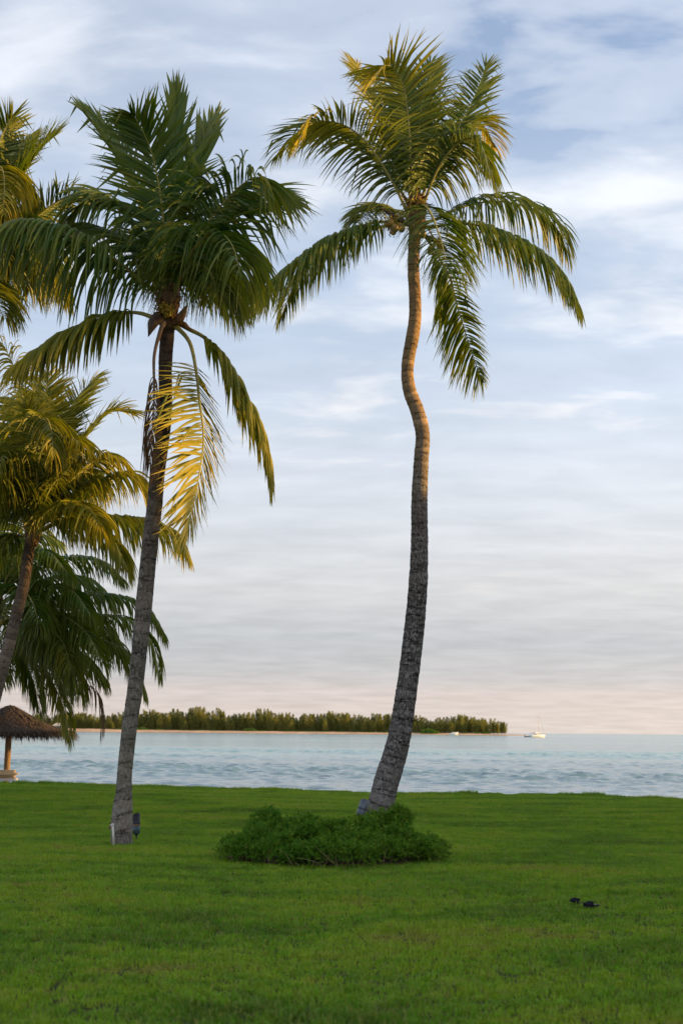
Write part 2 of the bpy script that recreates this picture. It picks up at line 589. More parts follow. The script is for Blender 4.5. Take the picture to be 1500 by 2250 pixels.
# ------------------------------------------------------------------ lawn grass (stuff, instanced tiles)
def grass_tile(seed, nb, tall=1.0):
    r = np.random.default_rng(seed)
    S = 0.5
    nt_ = 75                                               # blades grow in tufts
    tx, ty = r.uniform(-S / 2, S / 2, nt_), r.uniform(-S / 2, S / 2, nt_)
    th, ta, tz = r.uniform(0.5, 1.35, nt_), r.uniform(-0.4, 0.4, nt_), r.uniform(0, 6.28, nt_)
    k = r.integers(0, nt_, nb)
    loose = r.random(nb) < 0.22
    bx = np.where(loose, r.uniform(-S / 2 - 0.02, S / 2 + 0.02, nb), tx[k] + r.normal(0, 0.024, nb))
    by = np.where(loose, r.uniform(-S / 2 - 0.02, S / 2 + 0.02, nb), ty[k] + r.normal(0, 0.024, nb))
    az = np.where(r.random(nb) < 0.45, tz[k] + r.normal(0, 0.7, nb), r.uniform(0, 2 * math.pi, nb))
    ln = r.uniform(0.022, 0.048, nb) * tall * th[k]
    lean = r.uniform(0.15, 0.95, nb)
    w = r.uniform(0.0026, 0.0052, nb)
    d = np.stack([np.cos(az), np.sin(az), np.zeros(nb)], 1)
    side = np.stack([-np.sin(az), np.cos(az), np.zeros(nb)], 1)
    base = np.stack([bx, by, np.full(nb, -0.006)], 1)
    up = np.array([0, 0, 1.0])
    mid = base + up * (ln * 0.6)[:, None] * np.cos(lean * 0.5)[:, None] + d * (ln * 0.6 * np.sin(lean * 0.5))[:, None]
    tipp = mid + up * (ln * 0.5 * np.cos(lean * 1.4))[:, None] + d * (ln * 0.5 * np.sin(lean * 1.4))[:, None]
    V = np.stack([base - side * w[:, None], base + side * w[:, None], mid - side * w[:, None] * 0.8, mid + side * w[:, None] * 0.8, tipp], 1).reshape(-1, 3)
    i = np.arange(nb) * 5
    quads = np.stack([i, i + 1, i + 3, i + 2], 1).tolist()
    tris = np.stack([i + 2, i + 3, i + 4], 1).tolist()
    yellowing = np.repeat(np.clip(r.uniform(0, 1, nb) + ta[k], 0, 1), 5)
    tip = np.tile([0, 0, 0.5, 0.5, 1.0], nb)
    me = bpy.data.meshes.new('grass_tile')
    me.from_pydata(V.tolist(), [], quads + tris)
    for k, v in (('yellowing', yellowing), ('tip', tip)):
        a = me.attributes.new(k, 'FLOAT', 'POINT')
        a.data.foreach_set('value', v.astype(np.float32))
    me.materials.append(M_GRASS)
    me.update()
    return bpy.data.objects.new('grass_tile', me)


def build_grass():
    tiles = bpy.data.collections.new('grass_tiles')          # not linked: only the source of the tiles
    for s in range(6):
        tiles.objects.link(grass_tile(100 + s, 1500, 0.85 + 0.06 * s))
    pts, rots, scl = [], [], []
    bc = ground(722, 1885)
    y = 5.5
    for iy in range(int((50 - 5.5) / 0.5)):
        yy = 5.5 + iy * 0.5
        half = 0.27 * yy + 3.0
        for x in np.arange(-half, half, 0.5):
            e = float(edge_y(x))
            if yy > e - 0.1:
                continue
            if ((x - bc[0]) / 1.0) ** 2 + ((yy - bc[1] + 0.1) / 0.7) ** 2 < 1:      # no turf under the shrub
                continue
            px, py = x + random.uniform(-.04, .04), yy + random.uniform(-.04, .04)
            pts.append((px, py, float(lawn_z(px, py))))
            rots.append(random.randrange(4) * math.pi / 2 + random.uniform(-.1, .1))
            near = max(0.0, 1 - (e - yy) / 2.5)
            scl.append(random.uniform(0.85, 1.2) * (1 + 0.5 * near * random.random()))
    # ragged fringe along the shore edge
    for x in np.arange(-16, 14, 0.16):
        for k in range(2):
            xx = x + random.uniform(-.1, .1)
            if random.random() < 0.30 + 0.25 * math.sin(xx * 1.7):
                continue
            yy = float(edge_y(xx)) - random.uniform(0.0, 0.35)
            pts.append((xx, yy, float(lawn_z(xx, yy)) - random.uniform(0, .03)))
            rots.append(random.uniform(0, 6.28))
            scl.append(random.choice((random.uniform(0.8, 1.6), random.uniform(1.2, 2.8))))
    me = bpy.data.meshes.new('lawn_grass')
    me.from_pydata(pts, [], [])
    a = me.attributes.new('rot', 'FLOAT', 'POINT'); a.data.foreach_set('value', np.array(rots, np.float32))
    a = me.attributes.new('scl', 'FLOAT', 'POINT'); a.data.foreach_set('value', np.array(scl, np.float32))
    me.materials.append(M_GRASS)
    o = bpy.data.objects.new('lawn_grass', me)
    col.objects.link(o)
    tag(o, 'short mown green grass covering the whole lawn', 'grass', kind='stuff')
    ng = bpy.data.node_groups.new('lawn_grass', 'GeometryNodeTree')
    ng.interface.new_socket('Geometry', in_out='INPUT', socket_type='NodeSocketGeometry')
    ng.interface.new_socket('Geometry', in_out='OUTPUT', socket_type='NodeSocketGeometry')
    N, L = ng.nodes, ng.links
    gi, go = N.new('NodeGroupInput'), N.new('NodeGroupOutput')
    ci = N.new('GeometryNodeCollectionInfo')
    ci.inputs['Collection'].default_value = tiles
    ci.inputs['Separate Children'].default_value = True
    ci.inputs['Reset Children'].default_value = True
    iop = N.new('GeometryNodeInstanceOnPoints')
    iop.inputs['Pick Instance'].default_value = True
    ar = N.new('GeometryNodeInputNamedAttribute'); ar.data_type = 'FLOAT'; ar.inputs[0].default_value = 'rot'
    asc = N.new('GeometryNodeInputNamedAttribute'); asc.data_type = 'FLOAT'; asc.inputs[0].default_value = 'scl'
    cx = N.new('ShaderNodeCombineXYZ'); L.new(ar.outputs[0], cx.inputs[2])
    cs = N.new('ShaderNodeCombineXYZ'); L.new(asc.outputs[0], cs.inputs[2]); cs.inputs[0].default_value = 1.0; cs.inputs[1].default_value = 1.0
    ri = N.new('FunctionNodeRandomValue'); ri.data_type = 'INT'
    ri.inputs['Min'].default_value = 0 if 'Min' in ri.inputs else 0
    for s in ri.inputs:
        if s.name == 'Max' and s.type == 'INT': s.default_value = 5
        if s.name == 'Min' and s.type == 'INT': s.default_value = 0
    e2r = N.new('FunctionNodeEulerToRotation'); L.new(cx.outputs[0], e2r.inputs[0])
    L.new(gi.outputs[0], iop.inputs['Points'])
    L.new(ci.outputs[0], iop.inputs['Instance'])
    L.new([s for s in ri.outputs if s.type == 'INT'][0], iop.inputs['Instance Index'])
    L.new(e2r.outputs[0], iop.inputs['Rotation'])
    L.new(cs.outputs[0], iop.inputs['Scale'])
    L.new(iop.outputs[0], go.inputs[0])
    md = o.modifiers.new('grass', 'NODES')
    md.node_group = ng


build_grass()


# ------------------------------------------------------------------ palms
def make_trunk(root, pts, Y, mat, base, spacing=(0.10, 0.19), amp=0.05, seed=1, top_extra=0.0):
    """pts: (px, py, width px[, dY]); widths become real radii at that distance"""
    r = np.random.default_rng(seed)
    P = []
    for p in pts:
        dy = p[3] if len(p) > 3 else 0.0
        c = at(p[0], p[1], Y + dy)
        P.append((*c, p[2] * 0.5 * (Y + dy) / F))
    L0 = catmull(P, 50)[1]
    n = int(L0 / 0.022)
    C, L = catmull(P, n)
    rad = C[:, 3]
    C = C[:, :3]
    s = np.linspace(0, L, n)
    # leaf-scar rings, closer together towards the top
    marks = [0.0]
    while marks[-1] < L:
        f = marks[-1] / L
        marks.append(marks[-1] + r.uniform(*spacing) * (1.3 - 0.75 * f))
    marks = np.array(marks)
    idx = np.clip(np.searchsorted(marks, s, side='right') - 1, 0, len(marks) - 2)
    ph = (s - marks[idx]) / (marks[idx + 1] - marks[idx])
    ramp = r.uniform(0.3, 1.0, len(marks))[idx]
    lump = r.normal(0, 0.6, len(marks))[idx]
    sides = 28
    T = nrm(np.gradient(C, axis=0))
    N = np.zeros_like(C)
    N[0] = nrm(np.array([1.0, 0, 0]) - T[0] * T[0][0])
    for i in range(1, n):
        N[i] = nrm(N[i - 1] - T[i] * N[i - 1].dot(T[i]))
    B = np.cross(T, N)
    a = np.linspace(0, 2 * math.pi, sides, endpoint=False)
    wob = sum(np.sin(a[None] * k + r.uniform(0, 6) + s[:, None] * r.uniform(0.5, 2.5)) * 0.010 for k in (2, 3, 5))
    tilt = 0.25 * np.sin(a[None] + r.uniform(0, 6.28, len(marks))[idx][:, None])
    ph2 = (ph[:, None] + tilt) % 1.0
    rr = rad[:, None] * (1 + wob + amp * ramp[:, None] * (np.exp(-ph2 * 3.0) - 0.4) + amp * 0.45 * lump[:, None] + r.normal(0, 0.009, (n, sides)))
    V = C[:, None] + rr[..., None] * (np.cos(a)[None, :, None] * N[:, None] + np.sin(a)[None, :, None] * B[:, None])
    V = V.reshape(-1, 3)
    i = np.arange(n - 1)[:, None] * sides
    j = np.arange(sides)[None]
    k = (j + 1) % sides
    Fs = np.stack([i + j, i + k, i + sides + k, i + sides + j], -1).reshape(-1, 4).tolist()
    Fs.append(tuple((n - 1) * sides + q for q in range(sides)))
    hg = np.repeat(s / L, sides)
    return mesh_obj('trunk', V - base, Fs, mat, root, True, {'hgt': hg, 'band': ph2.reshape(-1), 'tone': np.repeat(lump, sides)}), C[-1], T[-1], rad[-1]


def make_frond(root, base, P3, Ll=1.0, g=0.22, yellowing=0.1, twist=0.0, nl=88, w=0.027, bare=0.16, fwd=1.0, vee=0.25,
               mat=None, rib=None, seed=0, name='frond', prad=0.032, broken=0.14, center=None, nup=None, thin=1.0, lx=1.0, rx=1.0, tip_sun=0.12):
    """one pinnate frond: leaflets (one mesh) with its midrib as a child"""
    r = np.random.default_rng(seed)
    Ll = Ll * 1.28
    g = g * float(np.interp(g, [0.0, 0.1, 0.2, 0.3], [0.35, 0.4, 0.7, 1.0]))
    n = 60
    C, L = catmull(P3, n)
    T = nrm(np.gradient(C, axis=0))
    rad = C[n // 2] - (center if center is not None else C[0])
    rad[2] = 0
    rad = nrm(rad)
    ref = np.array([0, 0, 1.0]) - 0.35 * rad if nup is None else np.asarray(nup, float)
    N = np.zeros_like(C)
    N[0] = nrm(ref - T[0] * ref.dot(T[0]))
    for i in range(1, n):
        N[i] = nrm(N[i - 1] - T[i] * N[i - 1].dot(T[i]))
    S = np.cross(T, N)
    t = np.linspace(0, 1, n)
    tw = twist * t
    N, S = N * np.cos(tw)[:, None] + S * np.sin(tw)[:, None], S * np.cos(tw)[:, None] - N * np.sin(tw)[:, None]
    VV, FF, AA = [], [], []
    cnt = 0
    nseg = 7
    for side in (-1, 1):
        tt = np.sort(np.clip(np.linspace(bare, 0.992, nl) + r.normal(0, 0.004, nl), bare * 0.9, 0.995))
        keep = r.random(nl) < thin
        tt = tt[keep]
        m = len(tt)

        def ip(A):
            return np.stack([np.interp(tt, t, A[:, k]) for k in range(3)], 1)
        p, Tt, Nn, Ss = ip(C), nrm(ip(T)), nrm(ip(N)), nrm(ip(S))
        al = np.interp(tt, [bare, 0.3, 0.65, 0.9, 1.0], [84, 70, 58, 42, 12]) * fwd + r.normal(0, 4, m)
        al = np.radians(al)
        d = Ss * (side * np.sin(al))[:, None] + Tt * np.cos(al)[:, None] + Nn * (vee * np.interp(tt, [0, 1], [1.2, 0.5]) + r.normal(0, 0.07, m))[:, None]
        d = nrm(d)
        ln = Ll * np.interp(tt, [bare, bare + 0.08, 0.40, 0.72, 0.92, 1.0], [0.45, 0.80, 1.0, 0.82, 0.55, 0.34]) * r.uniform(0.86, 1.06, m)
        ln = ln * (lx if d[:, 0].mean() < 0 else rx)
        ww = w * np.interp(tt, [bare, 0.3, 0.8, 1.0], [0.7, 1, 0.9, 0.6]) * r.uniform(0.8, 1.2, m)
        gg = g * r.uniform(0.7, 1.35, m)
        brk = np.where(r.random(m) < broken, r.integers(2, 6, m), 99)
        sway = r.normal(0, 0.05, (m, 3))
        prof = np.array([0.45, 0.95, 1.0, 0.92, 0.78, 0.56, 0.30, 0.03])
        pos = p.copy()
        rings = []
        down = np.array([0, 0, -1.0])
        tau = side * 0.55 + r.normal(0, 0.25, m)
        for k in range(nseg + 1):
            W = Tt - d * np.sum(Tt * d, 1, keepdims=True)
            W = nrm(W + Nn * 1e-3)
            X = np.cross(d, W)
            W2 = W * np.cos(tau)[:, None] + X * np.sin(tau)[:, None]
            X2 = np.cross(d, W2)
            hw = (ww * prof[k])[:, None]
            rings.append(np.stack([pos - W2 * hw, pos + X2 * hw * 0.35 * side, pos + W2 * hw], 1))
            pos = pos + d * (ln / nseg)[:, None]
            d = d + down * (gg * (1.25 - 0.85 * k / nseg))[:, None] + sway * 0.4
            d = np.where((brk == k)[:, None], d + down * 1.6, d)
            d = nrm(d)
        V = np.stack(rings, 1)                       # m, nseg+1, 3, 3
        V = V.reshape(-1, 3)
        per = (nseg + 1) * 3
        i0 = (np.arange(m) * per)[:, None, None]
        kk = (np.arange(nseg) * 3)[None, :, None]
        q = np.concatenate([i0 + kk + np.array([0, 1, 4, 3]), i0 + kk + np.array([1, 2, 5, 4])], 1)
        FF += (q.reshape(-1, 4) + cnt).tolist()
        VV.append(V)
        la = np.clip(yellowing + tip_sun * tt ** 2 + r.normal(0, 0.06, m), 0, 1)  # yellower towards the frond tip: golden sunlight put into the leaf colour
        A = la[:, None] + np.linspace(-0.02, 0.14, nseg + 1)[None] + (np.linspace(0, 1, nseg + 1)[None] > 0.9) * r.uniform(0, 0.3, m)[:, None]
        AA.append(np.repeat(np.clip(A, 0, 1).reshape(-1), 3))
        cnt += len(V)
    fr = mesh_obj(name, np.vstack(VV) - base, FF, mat or M_LEAF, root, False, {'yellowing': np.concatenate(AA)})
    rr = np.interp(t, [0, 0.06, 0.2, 0.6, 1.0], [1.7, 1.15, 0.85, 0.45, 0.12]) * prad
    RV, RF = tube(C, rr, 7)
    mesh_obj('midrib', RV - base, RF, rib or M_RIB, fr, True)
    return fr


def crown_bits(root, base, C, r, seed, sheath_h=0.7, nuts=(), flowers=()):
    rr = random.Random(seed)
    mb = MB()
    zs = np.linspace(-0.25, sheath_h, 14)
    prof = np.interp(zs, [-0.25, 0.0, 0.25, 0.5, sheath_h], [r * 1.0, r * 1.35, r * 1.6, r * 1.25, r * 0.5])
    V, Fs = tube(np.stack([np.zeros(14), np.zeros(14), zs], 1) + C, prof, 16)
    V = V + rng.normal(0, 0.018, V.shape)
    mb.add(V, Fs)
    for k in range(26):      # torn fibre flaps
        a = rr.uniform(0, 6.28)
        h = rr.uniform(-0.15, 0.5)
        p0 = C + np.array([math.cos(a) * r * 1.35, math.sin(a) * r * 1.35, h])
        d = np.array([math.cos(a), math.sin(a), rr.uniform(-0.8, 1.2)])
        s = np.array([-math.sin(a), math.cos(a), 0]) * rr.uniform(.02, .06)
        ln = rr.uniform(0.1, 0.28)
        mb.add([p0 - s, p0 + s, p0 + d * ln + s * 0.4, p0 + d * ln * 1.1 - s * 0.3], [(0, 1, 2, 3)])
    o = mb.build('leaf_sheath', M_SHEATH, root, True)
    o.data.transform(Matrix.Translation(-Vector(base)))
    for (p, n, sz) in nuts:
        for k in range(n):
            nb = MB()
            q = p + np.array([rr.uniform(-1, 1), rr.uniform(-1, 1), rr.uniform(-1, 1)]) * sz
            q = q - base
            nb.ball(q, (0.075, 0.075, 0.095), 10, 7, (rr.uniform(-1, 1), rr.uniform(-1, 1), 1))
            nb.build('coconut', M_NUT, root, True)
    for (p, n, sz) in flowers:
        fb = MB()
        p = p - base
        st = C - base + np.array([0, 0, 0.1])
        for k in range(n):
            d = np.array([rr.gauss(0, 1), rr.gauss(0, 1), rr.gauss(-0.2, 0.8)])
            d = d / np.linalg.norm(d) * sz * rr.uniform(0.5, 1.1)
            fb.tube(catmull([p, p + d * 0.5 + np.array([0, 0, .02]), p + d], 5)[0], 0.008, 4)
            for q in range(5):
                fb.ball(p + d * rr.uniform(0.3, 1.05) + rng.normal(0, .015, 3), (0.017,) * 3, 5, 3)
        fb.tube(catmull([st, (st + p) / 2 + np.array([0, 0, .08]), p], 8)[0], 0.018, 6)
        fb.build('flower_cluster', M_FLOWER, root)


def spathe(root, base, pts, wid, mat=M_SPATHE, name='spathe'):
    C, L = catmull(pts, 14)
    V, Fs = tube(C, np.interp(np.linspace(0, 1, 14), [0, .3, .6, 1], [0.25, 1, 0.8, 0.05]) * wid, 8)
    mesh_obj(name, V - base, Fs, mat, root, True)


def palm(name, label, basepx, Y, trunk_pts, bark, crown, fronds, seed, trunk_kw={}, fdef={}):
    base = ground(*basepx)
    Y = base[1] if Y is None else Y
    root = empty(name, base, label, 'palm tree')
    _, top, tdir, trad = make_trunk(root, trunk_pts, Y, bark, base, seed=seed, **trunk_kw)
    for i, f in enumerate(fronds):
        kw = dict(fdef)
        kw.update(f[1] if len(f) > 1 else {})
        pts = [at(p[0], p[1], Y + p[2]) for p in f[0]]
        make_frond(root, base, pts, seed=seed * 100 + i, center=top, **kw)
    return root, base, Y, top, trad


def dfr(pts, d_end, d_mid=None, d0=0.0):
    """spread depth offsets along a traced midrib"""
    n = len(pts)
    out = []
    for i, p in enumerate(pts):
        t = i / (n - 1)
        out.append((p[0], p[1], d0 + (d_end - d0) * (t ** 1.1)))
    return out


# --- right palm with the crooked trunk
RT = [(838, 1800, 62), (836, 1778, 57), (848, 1720, 54), (873.5, 1633, 51), (892, 1522, 46.5), (906.5, 1411, 45), (917, 1300, 42.5), (921, 1200, 39), (921, 1100, 36.5),
      (925, 1010, 33), (928, 955, 32), (917, 905, 31.5), (900, 860, 30), (894.5, 820, 28), (898, 780, 29), (905, 744, 30), (911, 700, 28), (911, 650, 27), (908, 600, 26.5), (909, 550, 27), (912, 500, 28), (914, 462, 26)]
c0 = (914, 470)
RF = [
    (dfr([(900, 492), (862, 488), (810, 492), (720, 525), (640, 580), (590, 625), (556, 668)], -0.9), dict(Ll=1.15, g=0.34, yellowing=0.22, vee=0.1)),
    (dfr([(900, 490), (830, 500), (750, 525), (680, 585), (640, 640), (616, 702)], 1.6), dict(Ll=0.85, g=0.3, yellowing=0.30, vee=0.1)),
    (dfr([(900, 480), (889, 455), (864, 404), (813, 323), (765, 280), (715, 266), (680, 275), (660, 303)], -1.6), dict(Ll=1.15, g=0.22, yellowing=0.34)),
    (dfr([(905, 470), (880, 420), (820, 345), (745, 290), (685, 282), (635, 305), (605, 345)], 1.7), dict(Ll=1.1, g=0.18, yellowing=0.2)),
    (dfr([(908, 460), (890, 390), (865, 300), (842, 238), (818, 196), (797, 164), (780, 138)], 1.5), dict(Ll=0.95, g=0.08, yellowing=0.36, fwd=0.9)),
    (dfr([(910, 465), (902, 389), (900, 303), (889, 202), (869, 156), (847, 144), (827, 166)], -1.4), dict(Ll=1.2, g=0.14, yellowing=0.2)),
    (dfr([(912, 465), (918, 330), (926, 230), (938, 170), (946, 140)], 0.7), dict(Ll=0.9, g=0.05, yellowing=0.1, fwd=0.65)),
    (dfr([(912, 465), (905, 330), (893, 220), (880, 150)], 1.6), dict(Ll=0.9, g=0.08, yellowing=0.14, fwd=0.75)),
    (dfr([(918, 468), (935, 410), (975, 335), (1011, 273), (1046, 202), (1068, 140)], 0.9), dict(Ll=0.8, g=0.09, yellowing=0.24, twist=0.5)),
    (dfr([(922, 470), (935, 435), (960, 374), (996, 323), (1036, 303), (1062, 335), (1074, 384)], -1.4), dict(Ll=1.1, g=0.3, yellowing=0.26)),
    (dfr([(918, 465), (940, 400), (975, 325), (1020, 272), (1060, 275), (1088, 325)], 1.6), dict(Ll=1.0, g=0.22, yellowing=0.38)),
    (dfr([(922, 492), (960, 481), (1001, 460), (1050, 446), (1105, 443), (1173, 460), (1225, 505), (1243, 555)], 0.8), dict(Ll=1.15, g=0.32, yellowing=0.14, vee=0.25)),
    (dfr([(922, 500), (960, 497), (1016, 490), (1087, 506), (1173, 546), (1239, 607), (1271, 672)], -0.9), dict(Ll=1.12, g=0.36, yellowing=0.24, vee=0.1)),
    (dfr([(918, 500), (948, 540), (986, 607), (1003, 668), (1026, 744), (1045, 800), (1060, 838)], 1.1), dict(Ll=1.15, g=0.2, yellowing=0.26, twist=-0.7, vee=0.35, rx=0.5)),
    (dfr([(915, 480), (927, 452), (945, 468), (962, 510), (975, 555), (984, 605)], -2.6), dict(Ll=1.15, g=0.26, yellowing=0.14, vee=0.1)),
    (dfr([(905, 482), (860, 462), (815, 465), (785, 490)], 2.2), dict(Ll=0.75, g=0.25, yellowing=0.3)),
]
rootR, baseR, YR, topR, tradR = palm('coconut_palm', 'tall coconut palm with kinked trunk rising behind the low shrub', (838, 1790), None, RT, M_BARK_R, c0, [(f[0], dict(f[1], yellowing=f[1]['yellowing'] * 0.5, tip_sun=0.55 if i in (2, 4, 5, 10) else 0.12)) for i, f in enumerate(RF)], 3)  # the sunlit fronds get stronger painted sun gold at their tips
def RP(x, y, d): return at(x, y, YR + d)
crown_bits(rootR, baseR, RP(914, 490, 0), tradR * 1.1, 5, 0.75,
           nuts=[(RP(868, 500, -0.25), 5, 0.14), (RP(958, 545, 0.1), 4, 0.12), (RP(925, 520, -0.3), 2, 0.1)],
           flowers=[(RP(862, 488, -0.2), 34, 0.30), (RP(960, 535, 0.1), 20, 0.25), (RP(912, 440, -0.2), 26, 0.32)])
spathe(rootR, baseR, [RP(905, 500, 0), RP(870, 478, -0.2), RP(834, 455, -0.4)], 0.07)
spathe(rootR, baseR, [RP(930, 515, 0), RP(965, 535, 0.1), RP(988, 556, 0.1)], 0.06)

# --- left leaning palm in front
LT = [(268, 1862, 50), (268, 1847, 47), (269, 1793, 44), (272.5, 1740, 36), (274, 1700, 32), (280, 1640, 33), (287, 1580, 33), (299, 1500, 34), (316, 1333, 36), (327, 1222, 35), (340, 1111, 34.5),
      (346, 1044, 33), (357, 970, 31), (364, 899, 30), (363.5, 805, 31), (368, 731, 32), (370, 680, 33), (370, 640, 30)]
LF = [
    (dfr([(366, 660), (362, 600), (360, 496), (350, 410), (331, 328), (307, 275), (288, 251)], -1.6), dict(Ll=1.0, g=0.16, yellowing=0.02, fwd=0.85)),
    (dfr([(370, 655), (376, 520), (383, 400), (388, 290), (388, 200)], 0.3), dict(Ll=0.95, g=0.03, yellowing=0.04, fwd=0.3, w=0.05, nl=14, bare=0.5)),
    (dfr([(366, 655), (350, 544), (307, 410), (259, 318), (222, 270), (195, 245)], 0.9), dict(Ll=0.9, g=0.08, yellowing=0.05, fwd=0.55, w=0.036, nl=34)),
    (dfr([(374, 655), (385, 560), (410, 420), (440, 330), (462, 280)], 0.9), dict(Ll=0.95, g=0.05, yellowing=0.08, fwd=0.4, w=0.05, nl=16, bare=0.42)),
    (dfr([(378, 660), (393, 616), (432, 525), (485, 453), (533, 405), (566, 390), (590, 425)], -0.8), dict(Ll=1.35, g=0.26, yellowing=0.03)),
    (dfr([(378, 662), (400, 610), (448, 520), (510, 455), (570, 430), (620, 440)], 1.2), dict(Ll=1.3, g=0.24, yellowing=0.04)),
    (dfr([(376, 662), (400, 590), (435, 535), (475, 510), (510, 540), (530, 610)], -1.9), dict(Ll=1.3, g=0.36, yellowing=0.05)),
    (dfr([(360, 662), (340, 640), (312, 618), (264, 578), (206, 544), (144, 515), (86, 496), (30, 496), (0, 512)], -1.2), dict(Ll=1.25, g=0.38, yellowing=0.06, vee=0.1)),
    (dfr([(360, 660), (336, 592), (288, 539), (230, 506), (178, 500), (130, 522)], 1.4), dict(Ll=1.15, g=0.28, yellowing=0.04)),
    (dfr([(362, 658), (330, 560), (280, 480), (225, 440), (180, 445), (155, 475)], 0.3), dict(Ll=1.1, g=0.26, yellowing=0.04)),
    (dfr([(362, 700), (336, 697), (307, 688), (269, 688), (202, 707), (120, 750), (60, 788), (25, 810)], 0.1), dict(Ll=0.8, g=0.32, yellowing=0.24, vee=0.05, bare=0.2, tip_sun=0.4)),
    (dfr([(380, 702), (413, 722), (451, 743), (490, 784), (528, 851), (566, 928), (586, 995), (594, 1062)], 0.2), dict(Ll=0.85, g=0.3, yellowing=0.30, vee=0.1, bare=0.18, tip_sun=0.3)),
    (dfr([(376, 712), (392, 722), (418, 755), (432, 822), (438, 880), (447, 950), (443, 1010), (428, 1095), (412, 1172)], -1.0), dict(Ll=1.15, g=0.10, yellowing=0.48, vee=0.0, bare=0.26, twist=-0.5, nl=92, w=0.025, lx=1.15, rx=0.6)),
    (dfr([(372, 660), (390, 600), (420, 560), (455, 575), (470, 630)], 2.4), dict(Ll=1.1, g=0.32, yellowing=0.14)),
    (dfr([(378, 664), (400, 622), (440, 585), (485, 590), (515, 640)], 0.8), dict(Ll=1.15, g=0.36, yellowing=0.14)),
    (dfr([(378, 664), (398, 610), (428, 580), (462, 600), (480, 660)], -1.3), dict(Ll=1.1, g=0.36, yellowing=0.08)),
    (dfr([(372, 655), (392, 540), (425, 400), (455, 300), (478, 245)], 1.6), dict(Ll=0.8, g=0.05, yellowing=0.06, fwd=0.35, w=0.045, nl=14, bare=0.5)),
    (dfr([(368, 655), (340, 520), (280, 380), (215, 280), (172, 232)], 1.4), dict(Ll=0.8, g=0.05, yellowing=0.06, fwd=0.4, w=0.038, nl=16, bare=0.45)),
]
LF = [(f[0], dict(dict(nl=74, w=0.029), **f[1], **{})) for f in LF]
LF = [(f[0], dict(f[1], g=f[1]['g'] * (1.1 if f[1]['g'] > 0.25 else 0.8))) for f in LF]
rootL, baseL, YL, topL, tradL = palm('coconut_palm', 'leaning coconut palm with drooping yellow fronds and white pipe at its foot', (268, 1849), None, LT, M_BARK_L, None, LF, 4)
def LP(x, y, d): return at(x, y, YL + d)
crown_bits(rootL, baseL, LP(370, 690, 0), tradL * 1.05, 6, 0.62, nuts=[], flowers=[(LP(366, 680, -0.32), 40, 0.13)])
spathe(rootL, baseL, [LP(362, 690, -0.1), LP(340, 705, -0.25), LP(326, 740, -0.3)], 0.10)
spathe(rootL, baseL, [LP(375, 715, -0.1), LP(395, 700, -0.15), LP(412, 668, -0.2)], 0.075, M_SHEATH)
spathe(rootL, baseL, [LP(378, 712, 0), LP(400, 712, -0.05), LP(422, 726, -0.05)], 0.06, M_SHEATH)
make_frond(rootL, baseL, [LP(*p) for p in [(362, 706, -0.15), (352, 730, -0.28), (339, 784, -0.3), (339, 856, -0.3), (336, 928, -0.3), (330, 1020, -0.28)]], Ll=0.85, g=0.6, yellowing=0.2, bare=0.42, nl=34,
           mat=M_DEAD, rib=M_RIBDEAD, seed=77, name='dead_frond', w=0.012, broken=0.3, fwd=0.4)

